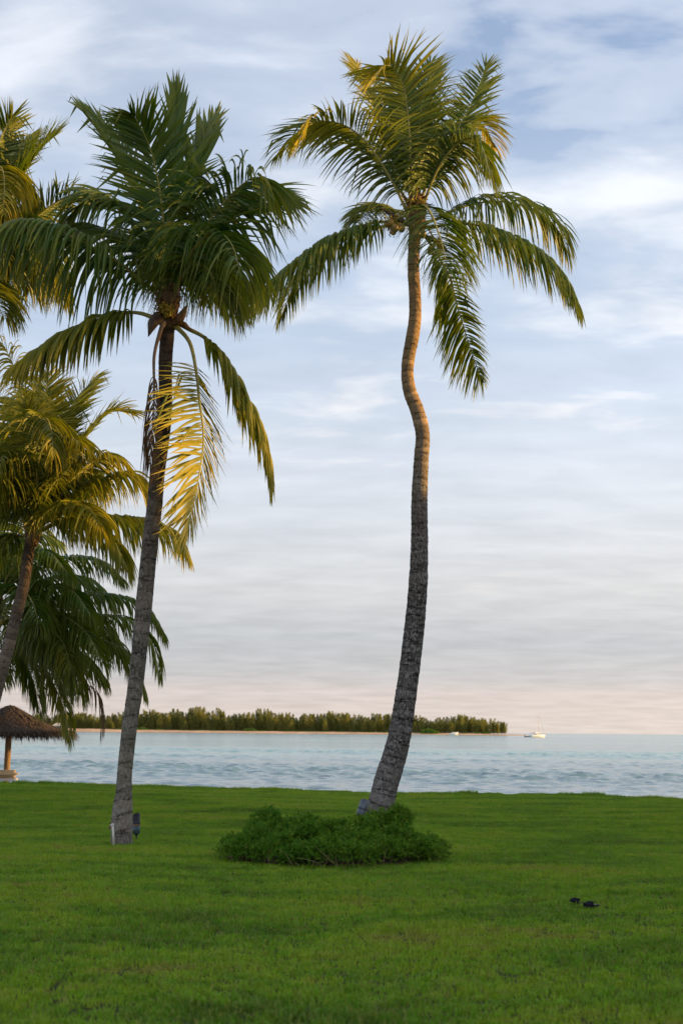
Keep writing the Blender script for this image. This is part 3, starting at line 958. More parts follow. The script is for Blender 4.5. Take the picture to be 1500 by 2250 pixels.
# --- small palm behind on the left
BT = [(-62, 1790, 40), (-60, 1772, 36), (-42, 1640, 30), (-12, 1535, 28), (8, 1464, 27), (30, 1379, 26), (51, 1293, 25), (64, 1212, 24), (72, 1165, 23)]
BF = [
    (dfr([(76, 1165), (80, 1123), (83, 1016), (87, 943), (100, 918), (113, 943), (118, 1005)], -2.0), dict(Ll=0.95, g=0.3, yellowing=0.36)),
    (dfr([(76, 1165), (82, 1050), (92, 930), (102, 850), (106, 825)], 0.6), dict(Ll=0.9, g=0.1, yellowing=0.26)),
    (dfr([(78, 1165), (100, 1060), (130, 950), (165, 880), (205, 835)], 1.0), dict(Ll=0.95, g=0.12, yellowing=0.2)),
    (dfr([(80, 1165), (110, 1090), (150, 1020), (192, 958), (240, 908), (288, 905)], 0.6), dict(Ll=0.95, g=0.14, yellowing=0.22)),
    (dfr([(82, 1168), (110, 1130), (170, 1084), (240, 1050), (290, 1044), (318, 1075)], 0.4), dict(Ll=1.05, g=0.3, yellowing=0.36)),
    (dfr([(82, 1172), (100, 1150), (128, 1125), (168, 1106), (200, 1122), (222, 1165)], -2.0), dict(Ll=0.95, g=0.36, yellowing=0.5)),
    (dfr([(82, 1172), (120, 1150), (180, 1138), (250, 1136), (315, 1142), (375, 1165), (410, 1212)], 1.0), dict(Ll=1.05, g=0.36, yellowing=0.26, vee=0.1)),
    (dfr([(72, 1172), (50, 1140), (20, 1090), (-30, 1065), (-80, 1085)], -0.8), dict(Ll=1.0, g=0.34, yellowing=0.16)),
    (dfr([(74, 1165), (70, 1050), (58, 920), (40, 830), (12, 765), (-12, 740)], -0.6), dict(Ll=0.95, g=0.3, yellowing=0.42)),
    (dfr([(72, 1165), (45, 1050), (5, 970), (-45, 930), (-90, 945)], 0.6), dict(Ll=1.0, g=0.2, yellowing=0.24)),
    (dfr([(76, 1165), (72, 1030), (60, 930), (35, 880), (5, 875)], 1.4), dict(Ll=0.95, g=0.18, yellowing=0.26)),
    (dfr([(78, 1165), (95, 1070), (120, 990), (150, 960), (180, 975)], -1.4), dict(Ll=0.95, g=0.28, yellowing=0.3)),
    (dfr([(76, 1165), (60, 1070), (40, 1010), (10, 1000), (-15, 1040)], -1.6), dict(Ll=0.95, g=0.3, yellowing=0.24)),
    (dfr([(78, 1165), (110, 1080), (150, 1040), (190, 1040), (215, 1080)], 1.8), dict(Ll=0.95, g=0.28, yellowing=0.2)),
    (dfr([(72, 1175), (40, 1180), (0, 1190), (-50, 1230)], 0.6), dict(Ll=0.9, g=0.34, yellowing=0.3)),
    (dfr([(76, 1165), (78, 1040), (74, 950), (62, 895)], -1.0), dict(Ll=0.95, g=0.2, yellowing=0.3)),
    (dfr([(82, 1172), (130, 1150), (195, 1150), (250, 1190), (275, 1240)], -0.6), dict(Ll=1.0, g=0.36, yellowing=0.2)),
    (dfr([(80, 1168), (120, 1100), (170, 1040), (225, 1000), (265, 1010)], -0.8), dict(Ll=1.0, g=0.28, yellowing=0.4)),
    (dfr([(74, 1168), (50, 1110), (20, 1060), (-15, 1060), (-40, 1100)], -1.8), dict(Ll=1.0, g=0.34, yellowing=0.3)),
]
baseB = ground(-60, 1772)
rootB, baseB, YB, topB, tradB = palm('coconut_palm', 'shorter coconut palm with curved trunk and golden fronds beside the thatched umbrella', (-60, 1772), None, BT, M_BARK_B, None, [(f[0], dict(f[1], yellowing=f[1]['yellowing'] * 0.65, tip_sun=0.34, Ll=f[1]['Ll'] * 1.1)) for f in BF], 5)  # part of this palm's gold sunlight is painted into its tips
def BP(x, y, d): return at(x, y, YB + d)
crown_bits(rootB, baseB, BP(72, 1175, 0), tradB * 1.05, 7, 0.6, nuts=[], flowers=[(BP(80, 1150, -0.35), 40, 0.30)])

# --- low dark palm behind the umbrella
YC0 = 37.0
CF = [
    (dfr([(-6, 1325), (20, 1290), (72, 1250), (150, 1226), (220, 1232), (270, 1272)], -0.6), dict(Ll=1.0, g=0.34, yellowing=0.02)),
    (dfr([(-4, 1330), (30, 1330), (90, 1320), (170, 1308), (256, 1310), (320, 1335), (360, 1392)], 0.6), dict(Ll=1.15, g=0.36, yellowing=0.03)),
    (dfr([(-4, 1335), (30, 1350), (100, 1352), (190, 1352), (277, 1360), (330, 1405), (350, 1480)], -0.8), dict(Ll=1.1, g=0.34, yellowing=0.12)),
    (dfr([(-4, 1340), (20, 1360), (60, 1378), (107, 1382), (141, 1417), (156, 1480)], -2.2), dict(Ll=1.2, g=0.36, yellowing=0.22)),
    (dfr([(-4, 1340), (60, 1380), (150, 1400), (235, 1412), (290, 1450), (318, 1520)], 0.6), dict(Ll=1.1, g=0.36, yellowing=0.14)),
    (dfr([(-6, 1345), (30, 1385), (85, 1440), (120, 1507), (143, 1565), (152, 1625)], -0.8), dict(Ll=0.9, g=0.3, yellowing=0.28)),
    (dfr([(-6, 1345), (20, 1390), (50, 1440), (75, 1500), (85, 1555)], 1.0), dict(Ll=1.0, g=0.36, yellowing=0.1)),
    (dfr([(-10, 1340), (-30, 1390), (-20, 1440), (0, 1490)], -2.4), dict(Ll=1.1, g=0.36, yellowing=0.1)),
    (dfr([(-10, 1325), (0, 1250), (30, 1190), (80, 1170), (130, 1190)], 1.4), dict(Ll=1.1, g=0.3, yellowing=0.02)),
    (dfr([(-10, 1325), (-20, 1240), (-10, 1170), (20, 1130)], 0.4), dict(Ll=1.1, g=0.2, yellowing=0.02)),
    (dfr([(-10, 1325), (-50, 1250), (-100, 1220), (-160, 1240)], 0.4), dict(Ll=1.1, g=0.3, yellowing=0.02)),
    (dfr([(-14, 1335), (-70, 1330), (-140, 1350), (-190, 1410)], 0.2), dict(Ll=1.1, g=0.3, yellowing=0.05)),
    (dfr([(-4, 1330), (40, 1300), (100, 1285), (160, 1300), (200, 1350)], -2.0), dict(Ll=1.15, g=0.36, yellowing=0.03)),
    (dfr([(-4, 1335), (60, 1340), (130, 1350), (190, 1390), (225, 1460)], -2.2), dict(Ll=1.15, g=0.36, yellowing=0.08)),
    (dfr([(-4, 1335), (70, 1365), (150, 1372), (220, 1385), (270, 1430), (290, 1490)], 1.8), dict(Ll=1.15, g=0.36, yellowing=0.06)),
    (dfr([(-6, 1330), (20, 1260), (60, 1210), (110, 1215), (150, 1260)], -1.8), dict(Ll=1.1, g=0.32, yellowing=0.02)),
    (dfr([(-6, 1340), (40, 1400), (90, 1420), (130, 1460), (150, 1520)], 1.6), dict(Ll=1.1, g=0.34, yellowing=0.1)),
    (dfr([(-4, 1335), (50, 1300), (120, 1270), (190, 1275), (240, 1320)], 1.8), dict(Ll=1.25, g=0.36, yellowing=0.03)),
    (dfr([(-4, 1335), (40, 1345), (100, 1390), (150, 1450), (175, 1520)], -1.2), dict(Ll=1.25, g=0.36, yellowing=0.12)),
    (dfr([(-4, 1335), (60, 1330), (140, 1335), (210, 1360), (260, 1420)], 2.4), dict(Ll=1.3, g=0.38, yellowing=0.04)),
    (dfr([(-4, 1340), (40, 1370), (110, 1420), (180, 1440), (230, 1490)], -0.2), dict(Ll=1.2, g=0.38, yellowing=0.16)),
    (dfr([(-6, 1330), (10, 1300), (40, 1290), (70, 1320), (85, 1370)], -2.8), dict(Ll=1.2, g=0.36, yellowing=0.05)),
]
_bC = at(-50, 1735, YC0)
CT = [(-52, 1760, 36), (-48, 1725, 30), (-40, 1600, 26), (-25, 1450, 24), (-12, 1345, 23)]
baseC = at(-52, 1745, YC0)
baseC[2] = float(lawn_z(baseC[0], baseC[1]))
rootC = empty('coconut_palm', baseC, 'low shady coconut palm with broad dark fronds hanging over the thatched umbrella', 'palm tree')
_, topC, _, tradC = make_trunk(rootC, CT, YC0, M_BARK_B, baseC, seed=11)
for _i, _f in enumerate(CF):
    make_frond(rootC, baseC, [at(p[0], p[1], YC0 + p[2]) for p in _f[0]], seed=900 + _i, center=topC, **_f[1])
make_frond(rootC, baseC, [at(x, y, YC0 - 0.5) for x, y in [(-6, 1345), (60, 1425), (120, 1478), (179, 1498), (213, 1524), (226, 1571), (222, 1604)]], Ll=0.95, g=0.8, yellowing=0.25, bare=0.5, nl=26,
           mat=M_DEAD, rib=M_RIBDEAD, seed=78, name='dead_frond', w=0.014, prad=0.022)
crown_bits(rootC, baseC, at(-10, 1345, YC0), tradC, 8, 0.5, nuts=[(at(6, 1365, YC0 - 0.4), 4, 0.12)])

# --- palm at the left edge, trunk outside the frame
YA0 = 24.5
AF = [
    (dfr([(-58, 520), (-40, 500), (12, 453), (36, 412), (60, 369), (96, 321), (122, 299)], 0.5), dict(Ll=0.95, g=0.05, yellowing=0.06)),
    (dfr([(-58, 530), (-20, 520), (30, 500), (67, 486), (108, 455), (144, 433), (175, 426), (201, 434)], -0.4), dict(Ll=0.85, g=0.16, yellowing=0.12)),
    (dfr([(-60, 515), (-50, 460), (-20, 370), (2, 305), (16, 275), (27, 255)], -0.4), dict(Ll=0.9, g=0.08, yellowing=0.14)),
    (dfr([(-58, 515), (-30, 450), (5, 385), (30, 335), (58, 305)], 1.4), dict(Ll=0.85, g=0.06, yellowing=0.22)),
    (dfr([(-62, 515), (-40, 440), (-18, 390), (0, 366), (10, 395), (8, 470)], -1.8), dict(Ll=0.9, g=0.34, yellowing=0.5)),
    (dfr([(-60, 560), (-20, 595), (20, 586), (72, 582), (108, 594), (130, 613), (138, 650)], -0.6), dict(Ll=0.85, g=0.42, yellowing=0.32)),
    (dfr([(-58, 540), (0, 530), (60, 540), (110, 575), (135, 630)], 1.0), dict(Ll=0.9, g=0.34, yellowing=0.12)),
    (dfr([(-58, 535), (-10, 525), (40, 515), (90, 520), (130, 560)], 2.0), dict(Ll=0.95, g=0.3, yellowing=0.1)),
    (dfr([(-60, 550), (-50, 600), (-20, 640), (10, 700)], -1.8), dict(Ll=0.9, g=0.3, yellowing=0.3)),
    (dfr([(-70, 520), (-110, 440), (-160, 380), (-220, 360)], 0.4), dict(Ll=0.95, g=0.1, yellowing=0.12)),
    (dfr([(-72, 535), (-140, 520), (-220, 540), (-290, 610)], 0.2), dict(Ll=0.95, g=0.3, yellowing=0.12)),
    (dfr([(-64, 510), (-80, 400), (-90, 300), (-85, 230)], 0.2), dict(Ll=0.95, g=0.05, yellowing=0.1)),
    (dfr([(-58, 530), (-20, 490), (20, 470), (60, 480), (85, 520)], -1.8), dict(Ll=0.9, g=0.34, yellowing=0.12)),
    (dfr([(-72, 550), (-130, 600), (-180, 690), (-200, 780)], 0.2), dict(Ll=0.9, g=0.3, yellowing=0.25)),
    (dfr([(-58, 545), (-10, 560), (40, 590), (70, 640)], 1.6), dict(Ll=0.95, g=0.34, yellowing=0.25)),
    (dfr([(-60, 525), (-25, 450), (20, 420), (65, 440), (90, 490)], 0.6), dict(Ll=0.95, g=0.28, yellowing=0.1)),
]
AT = [(-175, 1830, 52), (-172, 1805, 44), (-150, 1600, 36), (-120, 1300, 35), (-90, 900, 33), (-70, 700, 32), (-64, 545, 32)]
baseA = at(-174, 1815, YA0)
baseA[2] = float(lawn_z(baseA[0], baseA[1]))
rootA = empty('coconut_palm', baseA, 'coconut palm reaching in at the left edge with upright feathery fronds', 'palm tree')
_, topA, _, tradA = make_trunk(rootA, AT, YA0, M_BARK_L, baseA, seed=12)
for _i, _f in enumerate(AF):
    make_frond(rootA, baseA, [at(p[0], p[1], YA0 + p[2]) for p in _f[0]], seed=1200 + _i, center=topA, **_f[1])
crown_bits(rootA, baseA, at(-64, 560, YA0), tradA, 9, 0.6)


# ------------------------------------------------------------------ low feathery shrub in front of the crooked palm
M_SHRUB = leaf_mat('shrub_leaf', (0.058, 0.165, 0.012), (0.28, 0.36, 0.035), 0.25, 0.6, 0.15)
M_TWIG = simple_mat('dry_twig', (0.17, 0.12, 0.075), 0.9, 0.05, 20, 0.4)
M_MULCH = simple_mat('bare_soil', (0.06, 0.042, 0.03), 0.95, 0.05, 14, 0.5, 0.8)


def build_shrub():
    r = np.random.default_rng(21)
    c = ground(722, 1885)
    root = empty('low_shrub', c, 'low spreading feathery green shrub on the lawn before the crooked palm', 'shrub')
    k = c[1] / F
    # lumpy mound outline: (px centre x, top px y, half width px)
    lumps = [(560, 1818, 72, 0.0), (620, 1792, 80, 0.3), (690, 1806, 70, -0.1), (740, 1822, 70, -0.4), (790, 1812, 62, 0.1), (850, 1796, 60, 0.5), (905, 1815, 52, 0.1),
             (520, 1862, 42, -0.2), (640, 1850, 70, -0.7), (730, 1862, 75, -0.8), (820, 1850, 70, -0.6), (895, 1848, 55, -0.3), (935, 1860, 35, 0.0), (868, 1782, 24, 0.5), (585, 1793, 44, 0.5), (668, 1800, 60, 0.2), (715, 1812, 60, 0.1), (765, 1812, 60, 0.0), (685, 1830, 60, -0.5), (770, 1835, 60, -0.5), (545, 1885, 45, -0.35), (610, 1890, 55, -0.75), (690, 1893, 60, -0.95), (780, 1893, 60, -0.95), (860, 1888, 55, -0.7), (925, 1880, 40, -0.3)]
    L = []
    for (x, ytop, hw, dy) in lumps:
        p = at(x, ytop, c[1] + dy)
        L.append((p[0], c[1] + dy, max(0.12, p[2]), hw * k))
    L0 = list(L)
    for (lx, ly, h, rad) in L0:                       # break each mound into rounded clumps
        for t in range(7):
            a_, e_ = r.uniform(0, 6.28), r.uniform(0.05, 1.35)
            L.append((lx + math.cos(a_) * math.cos(e_) * rad * 0.8, ly + math.sin(a_) * math.cos(e_) * rad * 0.7, None, r.uniform(0.09, 0.19), h * math.sin(e_) * 0.88 + 0.03))
    V, Fs, A = [], [], []
    cnt = 0
    n_sprig = 10500
    wts = np.array([l[2] * l[3] * 0.45 if l[2] is not None else l[3] ** 2 * 5.0 for l in L])
    pick = r.choice(len(L), n_sprig, p=wts / wts.sum())
    for q in pick:
        lx, ly, h, rad = L[q][:4]
        z0 = 0.02
        if h is None:
            h, z0 = rad * 0.85, L[q][4]
        u, ph = r.uniform(-0.15, 1), r.uniform(0, 2 * math.pi)
        el = math.asin(max(-0.1, min(1, u)))
        shell = r.uniform(0.72, 1.04)
        d = np.array([math.cos(el) * math.cos(ph), math.cos(el) * math.sin(ph) * 0.9, math.sin(el)])
        p = np.array([lx, ly, z0]) + d * np.array([rad * 0.92, rad * 0.92, h]) * shell
        if p[2] < 0.0:
            continue
        dd = nrm(d + r.normal(0, 0.55, 3) + np.array([0, 0, 0.2]))
        ln = r.uniform(0.03, 0.085)
        nn = 13
        tt = np.linspace(0.1, 1, nn)
        perp = nrm(np.cross(dd, r.normal(0, 1, 3)))
        prp2 = np.cross(dd, perp)
        ang = r.uniform(0, 6.28, nn)
        nd = nrm(dd[None] * 0.7 + np.cos(ang)[:, None] * perp + np.sin(ang)[:, None] * prp2)
        b = p[None] + dd[None] * (tt * ln)[:, None]
        nl = r.uniform(0.018, 0.042, nn)
        wv = nrm(np.cross(nd, r.normal(0, 1, (nn, 3)))) * 0.0065
        tri = np.stack([b - wv, b + wv, b + nd * nl[:, None] + wv * 0.3], 1).reshape(-1, 3)
        V.append(tri)
        i = cnt + np.arange(nn) * 3
        Fs += np.stack([i, i + 1, i + 2], 1).tolist()
        cnt += nn * 3
        right = (lx - L[0][0]) / 2.0
        a = 0.02 + 0.22 * ((q * 0.37) % 1) ** 2 + 0.16 * r.random() ** 2 + 0.22 * max(0, right) * r.random() + (0.5 if r.random() < 0.03 else 0) + 0.15 * (shell - 0.8)
        A.append(np.full(nn * 3, max(0, a)))
    mesh_obj('foliage', np.vstack(V) - c, Fs, M_SHRUB, root, False, {'yellowing': np.concatenate(A)})
    # woody stems
    mb = MB()
    L = L0
    for q in range(420):
        lx, ly, h, rad = L[r.integers(len(L))]
        a = r.uniform(0, 6.28)
        rr = rad * r.uniform(0.1, 0.95)
        e = np.array([lx + math.cos(a) * rr, ly + math.sin(a) * rr, h * r.uniform(0.3, 0.95)])
        s = np.array([lx + math.cos(a) * rr * 0.4, ly + math.sin(a) * rr * 0.4, 0.0])
        mb.tube(catmull([s - c, (s + e) / 2 + r.normal(0, .03, 3) - c, e - c], 4)[0], [0.006, 0.005, 0.004, 0.002], 4)
    mb.build('stems', M_TWIG, root)
    mb = MB()
    for q in range(120):      # dry grass stalks poking out
        lx, ly, h, rad = L[r.integers(len(L))]
        a = r.uniform(3.3, 6.1) if q % 3 else r.uniform(0, 6.28)
        s = np.array([lx + math.cos(a) * rad * .9, ly + math.sin(a) * rad * .9, 0.0])
        e = s + np.array([r.normal(0, .1), r.normal(0, .08), r.uniform(.08, .26)])
        mb.tube(catmull([s - c, (s + e) / 2 + r.normal(0, .02, 3) - c, e - c], 5)[0], [0.003, 0.003, 0.0025, 0.002, 0.001], 3)
    mb.build('dry_stalks', simple_mat('straw', (0.32, 0.26, 0.12), 0.8, 0.1, 20, 0.3), root)
    # bare bed under it
    mb = MB()
    nn = 40
    ring = []
    cx = sum(l[0] for l in L) / len(L)
    for i in range(nn):
        a = 2 * math.pi * i / nn
        ring.append((cx - 0.05 + math.cos(a) * 1.14 * (1 + 0.05 * math.sin(3 * a)), c[1] - 0.1 + math.sin(a) * 0.84, 0.0))
    Vv = [(p[0], p[1], float(lawn_z(p[0], p[1])) + 0.005) for p in ring]
    Vv += [((p[0] - cx) * .9 + cx, (p[1] - c[1]) * .9 + c[1], 0.05) for p in ring] + [(cx, c[1], 0.08)]
    Ff = [(i, (i + 1) % nn, nn + (i + 1) % nn, nn + i) for i in range(nn)] + [(nn + i, nn + (i + 1) % nn, 2 * nn) for i in range(nn)]
    o = mesh_obj('planting_bed', Vv, Ff, M_MULCH, None, True)
    tag(o, kind='structure')


build_shrub()

# ------------------------------------------------------------------ small things at the palm feet
M_BLACK = simple_mat('black_lamp_paint', (0.018, 0.018, 0.02), 0.4, 0.4, 20, 0.3)
M_GREYL = simple_mat('weathered_grey_lamp_metal', (0.12, 0.135, 0.16), 0.45, 0.5, 14, 0.4, metallic=0.3)
M_VERD = simple_mat('weathered_green_bronze', (0.07, 0.11, 0.12), 0.55, 0.4, 16, 0.6, metallic=0.3)
M_LITRIM = simple_mat('lit_rim', (0.60, 0.28, 0.11), 0.35, 0.6, 10, 0.2, metallic=0.6)  # orange light on the rim put into its colour
M_PVC = simple_mat('pvc_pipe', (0.62, 0.58, 0.50), 0.45, 0.4, 16, 0.2)
M_RUST = simple_mat('rusty_tap', (0.16, 0.08, 0.05), 0.7, 0.3, 18, 0.5)


def uplight(base, axis, head_len, rad, mats, label, tall=(0, -1, 0), lift=0.03):
    """landscape bullet light: stake, knuckle, tilted head with slanted glare shield"""
    root = empty('garden_uplight', base, label, 'garden light', 'uplights at the palm feet')
    ax = Vector(axis).normalized()
    mb = MB()
    mb.tube([(0, 0, -0.12), (0, 0, lift)], [0.012, 0.016], 8)
    mb.build('stake', mats[2], root, True)
    k0 = Vector((0, 0, lift))
    mb = MB()
    mb.ball(k0, (0.024, 0.024, 0.024), 10, 7)
    mb.build('knuckle', mats[2], root, True)
    tx = Vector(tall) - ax * Vector(tall).dot(ax)
    tx.normalize()
    ty = ax.cross(tx)
    q = np.array([tx[:], ty[:], ax[:]]).T
    # lower housing
    prof = [(0.0, 0.35), (0.02, 0.8), (0.06, 1.0), (0.45, 1.02)]
    sides = 20
    V = []
    for h, s in prof:
        for j in range(sides):
            a = 2 * math.pi * j / sides
            V.append((math.cos(a) * rad * s, math.sin(a) * rad * s, h * head_len))
    Fs = [(i * sides + j, i * sides + (j + 1) % sides, (i + 1) * sides + (j + 1) % sides, (i + 1) * sides + j) for i in range(len(prof) - 1) for j in range(sides)]
    Fs.append(tuple(range(sides - 1, -1, -1)))
    Fs.append(tuple((len(prof) - 1) * sides + j for j in range(sides)))
    mesh_obj('housing', np.array(V) @ q.T + np.array(k0), Fs, mats[1], root, True)
    # slanted hood, open at the top
    V = []
    for (h0, h1, s) in ((0.44, 0.44, 1.08), (0.62, 1.0, 1.08), (0.62, 1.0, 0.98), (0.46, 0.46, 0.98)):
        for j in range(sides):
            a = 2 * math.pi * j / sides
            f = (0.5 + 0.5 * math.cos(a)) ** 0.6
            V.append((math.cos(a) * rad * s, math.sin(a) * rad * s, (h0 + (h1 - h0) * f) * head_len))
    Fs = [(i * sides + j, i * sides + (j + 1) % sides, (i + 1) * sides + (j + 1) % sides, (i + 1) * sides + j) for i in range(3) for j in range(sides)]
    mesh_obj('hood', np.array(V) @ q.T + np.array(k0), Fs, mats[0], root, True)
    V = [(math.cos(2 * math.pi * j / sides) * rad * 1.12, math.sin(2 * math.pi * j / sides) * rad * 1.12, head_len * h) for h in (0.425, 0.455) for j in range(sides)]
    Fs = [(j, (j + 1) % sides, sides + (j + 1) % sides, sides + j) for j in range(sides)]
    mesh_obj('rim', np.array(V) @ q.T + np.array(k0), Fs, mats[3], root, True)
    return root


b = ground(300, 1838)
uplight((b[0], b[1], 0), (-0.06, 0.05, 1), 0.32, 0.056, (M_BLACK, M_VERD, M_BLACK, M_LITRIM), 'black hooded garden light standing right of the leaning palm trunk', (0.3, 1, 0))
b = ground(246, 1842)
uplight((b[0] + 0.03, b[1] + 0.12, 0), (0.15, 0.1, 1), 0.2, 0.045, (M_BLACK, M_BLACK, M_BLACK, M_BLACK), 'black garden light half hidden behind the leaning palm trunk, by the white pipe')
b = ground(790, 1797)
uplight((b[0], b[1] - 0.1, 0.0), (0.35, 0.2, 1), 0.33, 0.082, (M_GREYL, M_GREYL, M_BLACK, M_BLACK), 'grey metal garden light leaning at the foot of the crooked palm')

b = ground(249, 1854)
root = empty('pipe_standpipe', (b[0], b[1], 0), 'short white plastic standpipe with rusty tap beside the leaning palm trunk', 'water pipe')
mb = MB()
mb.tube([(0.012, 0, -0.05), (-0.015, 0, 0.255)], [0.017, 0.017], 12)
mb.build('pipe', M_PVC, root, True)
mb = MB()
mb.ball((-0.017, 0, 0.26), (0.023, 0.023, 0.024), 12, 8)
mb.tube([(-0.017, 0, 0.26), (-0.045, 0, 0.25)], [0.019, 0.019], 10)
mb.build('elbow', M_PVC, root, True)
mb = MB()
mb.tube(catmull([(-0.045, 0, 0.25), (-0.06, -0.005, 0.235), (-0.062, -0.01, 0.20)], 6)[0], 0.011, 8)
mb.tube([(-0.05, 0, 0.262), (-0.05, 0, 0.285)], 0.005, 6)
mb.box((-0.05, 0, 0.288), (0.045, 0.012, 0.008))
mb.build('tap', M_RUST, root)

M_SHOE = simple_mat('black_rubber', (0.012, 0.012, 0.016), 0.65, 0.3, 24, 0.4)
M_SHOE2 = simple_mat('black_cloth', (0.016, 0.016, 0.022), 0.9, 0.1, 40, 0.5, 0.5)


def sandal(px, py, yaw, label, arch, tilt, ln=0.21):
    b = ground(px, py)
    root = empty('black_sandal', (b[0], b[1], float(lawn_z(b[0], b[1])) + 0.02), label, 'sandal', 'black footwear left on the lawn')
    root.rotation_euler = (tilt, 0, yaw)
    root.scale = (0.72, 0.72, 0.62)
    n = 18
    ys = np.linspace(-0.5, 0.5, n)
    hw = 0.046 * np.interp(ys, [-.5, -.46, -.3, 0, .25, .42, .5], [0.3, .7, .85, .72, 1.05, .85, .25])
    off = 0.01 * np.sin(ys * 4)
    V = []
    for z in (0.0, 0.022):
        for s in (-1, 1):
            V += [(s * w + o, y * ln, z + 0.012 * abs(y) * 2) for w, o, y in zip(hw, off, ys)]
    i = lambda k, s, z: z * 2 * n + s * n + k
    Fs = []
    for k in range(n - 1):
        Fs += [(i(k, 0, 1), i(k, 1, 1), i(k + 1, 1, 1), i(k + 1, 0, 1)), (i(k, 0, 0), i(k + 1, 0, 0), i(k + 1, 1, 0), i(k, 1, 0)),
               (i(k, 0, 0), i(k, 0, 1), i(k + 1, 0, 1), i(k + 1, 0, 0)), (i(k, 1, 0), i(k + 1, 1, 0), i(k + 1, 1, 1), i(k, 1, 1))]
    mesh_obj('sole', V, Fs, M_SHOE, root, True)
    V = []
    m = 14
    for yy, hh in ((-0.02, arch), (0.02, arch * 1.12), (0.06, arch * 0.95), (0.088, arch * 0.7)):
        for k in range(m):
            a = math.pi * k / (m - 1)
            V.append((math.cos(a) * 0.050, yy + 0.004 * math.sin(5 * a), 0.012 + abs(math.sin(a)) ** 0.7 * hh))
    Fs = [(r * m + k, r * m + k + 1, (r + 1) * m + k + 1, (r + 1) * m + k) for r in range(3) for k in range(m - 1)]
    mesh_obj('strap', V, Fs, M_SHOE2, root, True)


sandal(1267, 1984, R(62), 'left black sandal of the pair lying on the grass', 0.062, 0.12)
sandal(1298, 1992, R(105), 'right black sandal of the pair lying on the grass', 0.075, -0.05)

# ------------------------------------------------------------------ thatched umbrella and lounger on the beach
M_THATCH = simple_mat('palm_thatch', (0.055, 0.040, 0.029), 0.95, 0.05, 9, 0.65)
M_POST = simple_mat('weathered_post', (0.20, 0.135, 0.085), 0.85, 0.1, 10, 0.4, 0.5, stretch=(6, 6, 0.8))
M_CUSH = simple_mat('beige_cushion', (0.60, 0.43, 0.25), 0.9, 0.1, 30, 0.08)
M_FRAME = simple_mat('pale_lounger_frame', (0.55, 0.51, 0.47), 0.6, 0.3, 20, 0.15)


def palapa():
    Y = 46.0
    top = at(24, 1538, Y)
    foot = at(12, 1715, Y)
    eave = at(24, 1606, Y)
    Rr = 2.02
    base = np.array([foot[0], Y, -0.45])
    root = empty('thatched_umbrella', base, 'brown palm thatch beach umbrella on a wooden post at the lawn edge', 'beach umbrella')
    r = np.random.default_rng(31)
    mb = MB()
    c = np.array([top[0], Y, 0])
    zt, ze = top[2], eave[2]
    zt = zt - 0.17
    prof = [(0.0, zt), (0.22, zt - 0.08), (0.5, zt - 0.24), (1.0, zt - 0.50), (1.5, zt - 0.74), (Rr, ze - 0.02)]
    sides = 32
    V = []
    for (q, z) in prof:
        for j in range(sides):
            a = 2 * math.pi * j / sides
            V.append((c[0] + math.cos(a) * q, Y + math.sin(a) * q, z + r.normal(0, .02)))
    Fs = [(i * sides + j, i * sides + (j + 1) % sides, (i + 1) * sides + (j + 1) % sides, (i + 1) * sides + j) for i in range(len(prof) - 1) for j in range(sides)]
    mb.add(V, Fs)
    S = []
    for k in range(5200):
        q = Rr * math.sqrt(r.uniform(0.0, 1.0)) * 1.0
        if r.random() < 0.3:
            q = Rr * r.uniform(0.88, 1.0)
        a = r.uniform(0, 6.283)
        z = np.interp(q, [p[0] for p in prof], [p[1] for p in prof]) + r.uniform(0.0, 0.05)
        d = np.array([math.cos(a), math.sin(a), -0.45 - 0.5 * r.random()])
        d = nrm(d + r.normal(0, .14, 3))
        ln = r.uniform(0.16, 0.42)
        s = np.array([-math.sin(a), math.cos(a), 0]) * r.uniform(.008, .022)
        p = np.array([c[0] + math.cos(a) * q, Y + math.sin(a) * q, z])
        m_ = p + d * ln * 0.6
        e = p + d * ln + np.array([0, 0, -0.09 * r.random() - (0.12 * r.random() if q > Rr * .9 else 0)])
        mb.add([p - s, p + s, m_ + s * .8, m_ - s * .8, e], [(0, 1, 2, 3), (3, 2, 4)])
    o = mb.build('thatch_roof', M_THATCH, root)
    o.data.transform(Matrix.Translation(-Vector(base)))
    p0, p1 = at(13, 1730, Y), at(22, 1570, Y)
    p0 = p0 + (p0 - p1) / np.linalg.norm(p0 - p1) * 0.2
    C, _ = catmull([p0 - base, (p0 + p1) / 2 - base + np.array([.01, 0, 0]), p1 - base], 10)
    V, Fs = tube(C, np.linspace(.105, .095, 10), 14)
    mesh_obj('post', V, Fs, M_POST, root, True)


palapa()


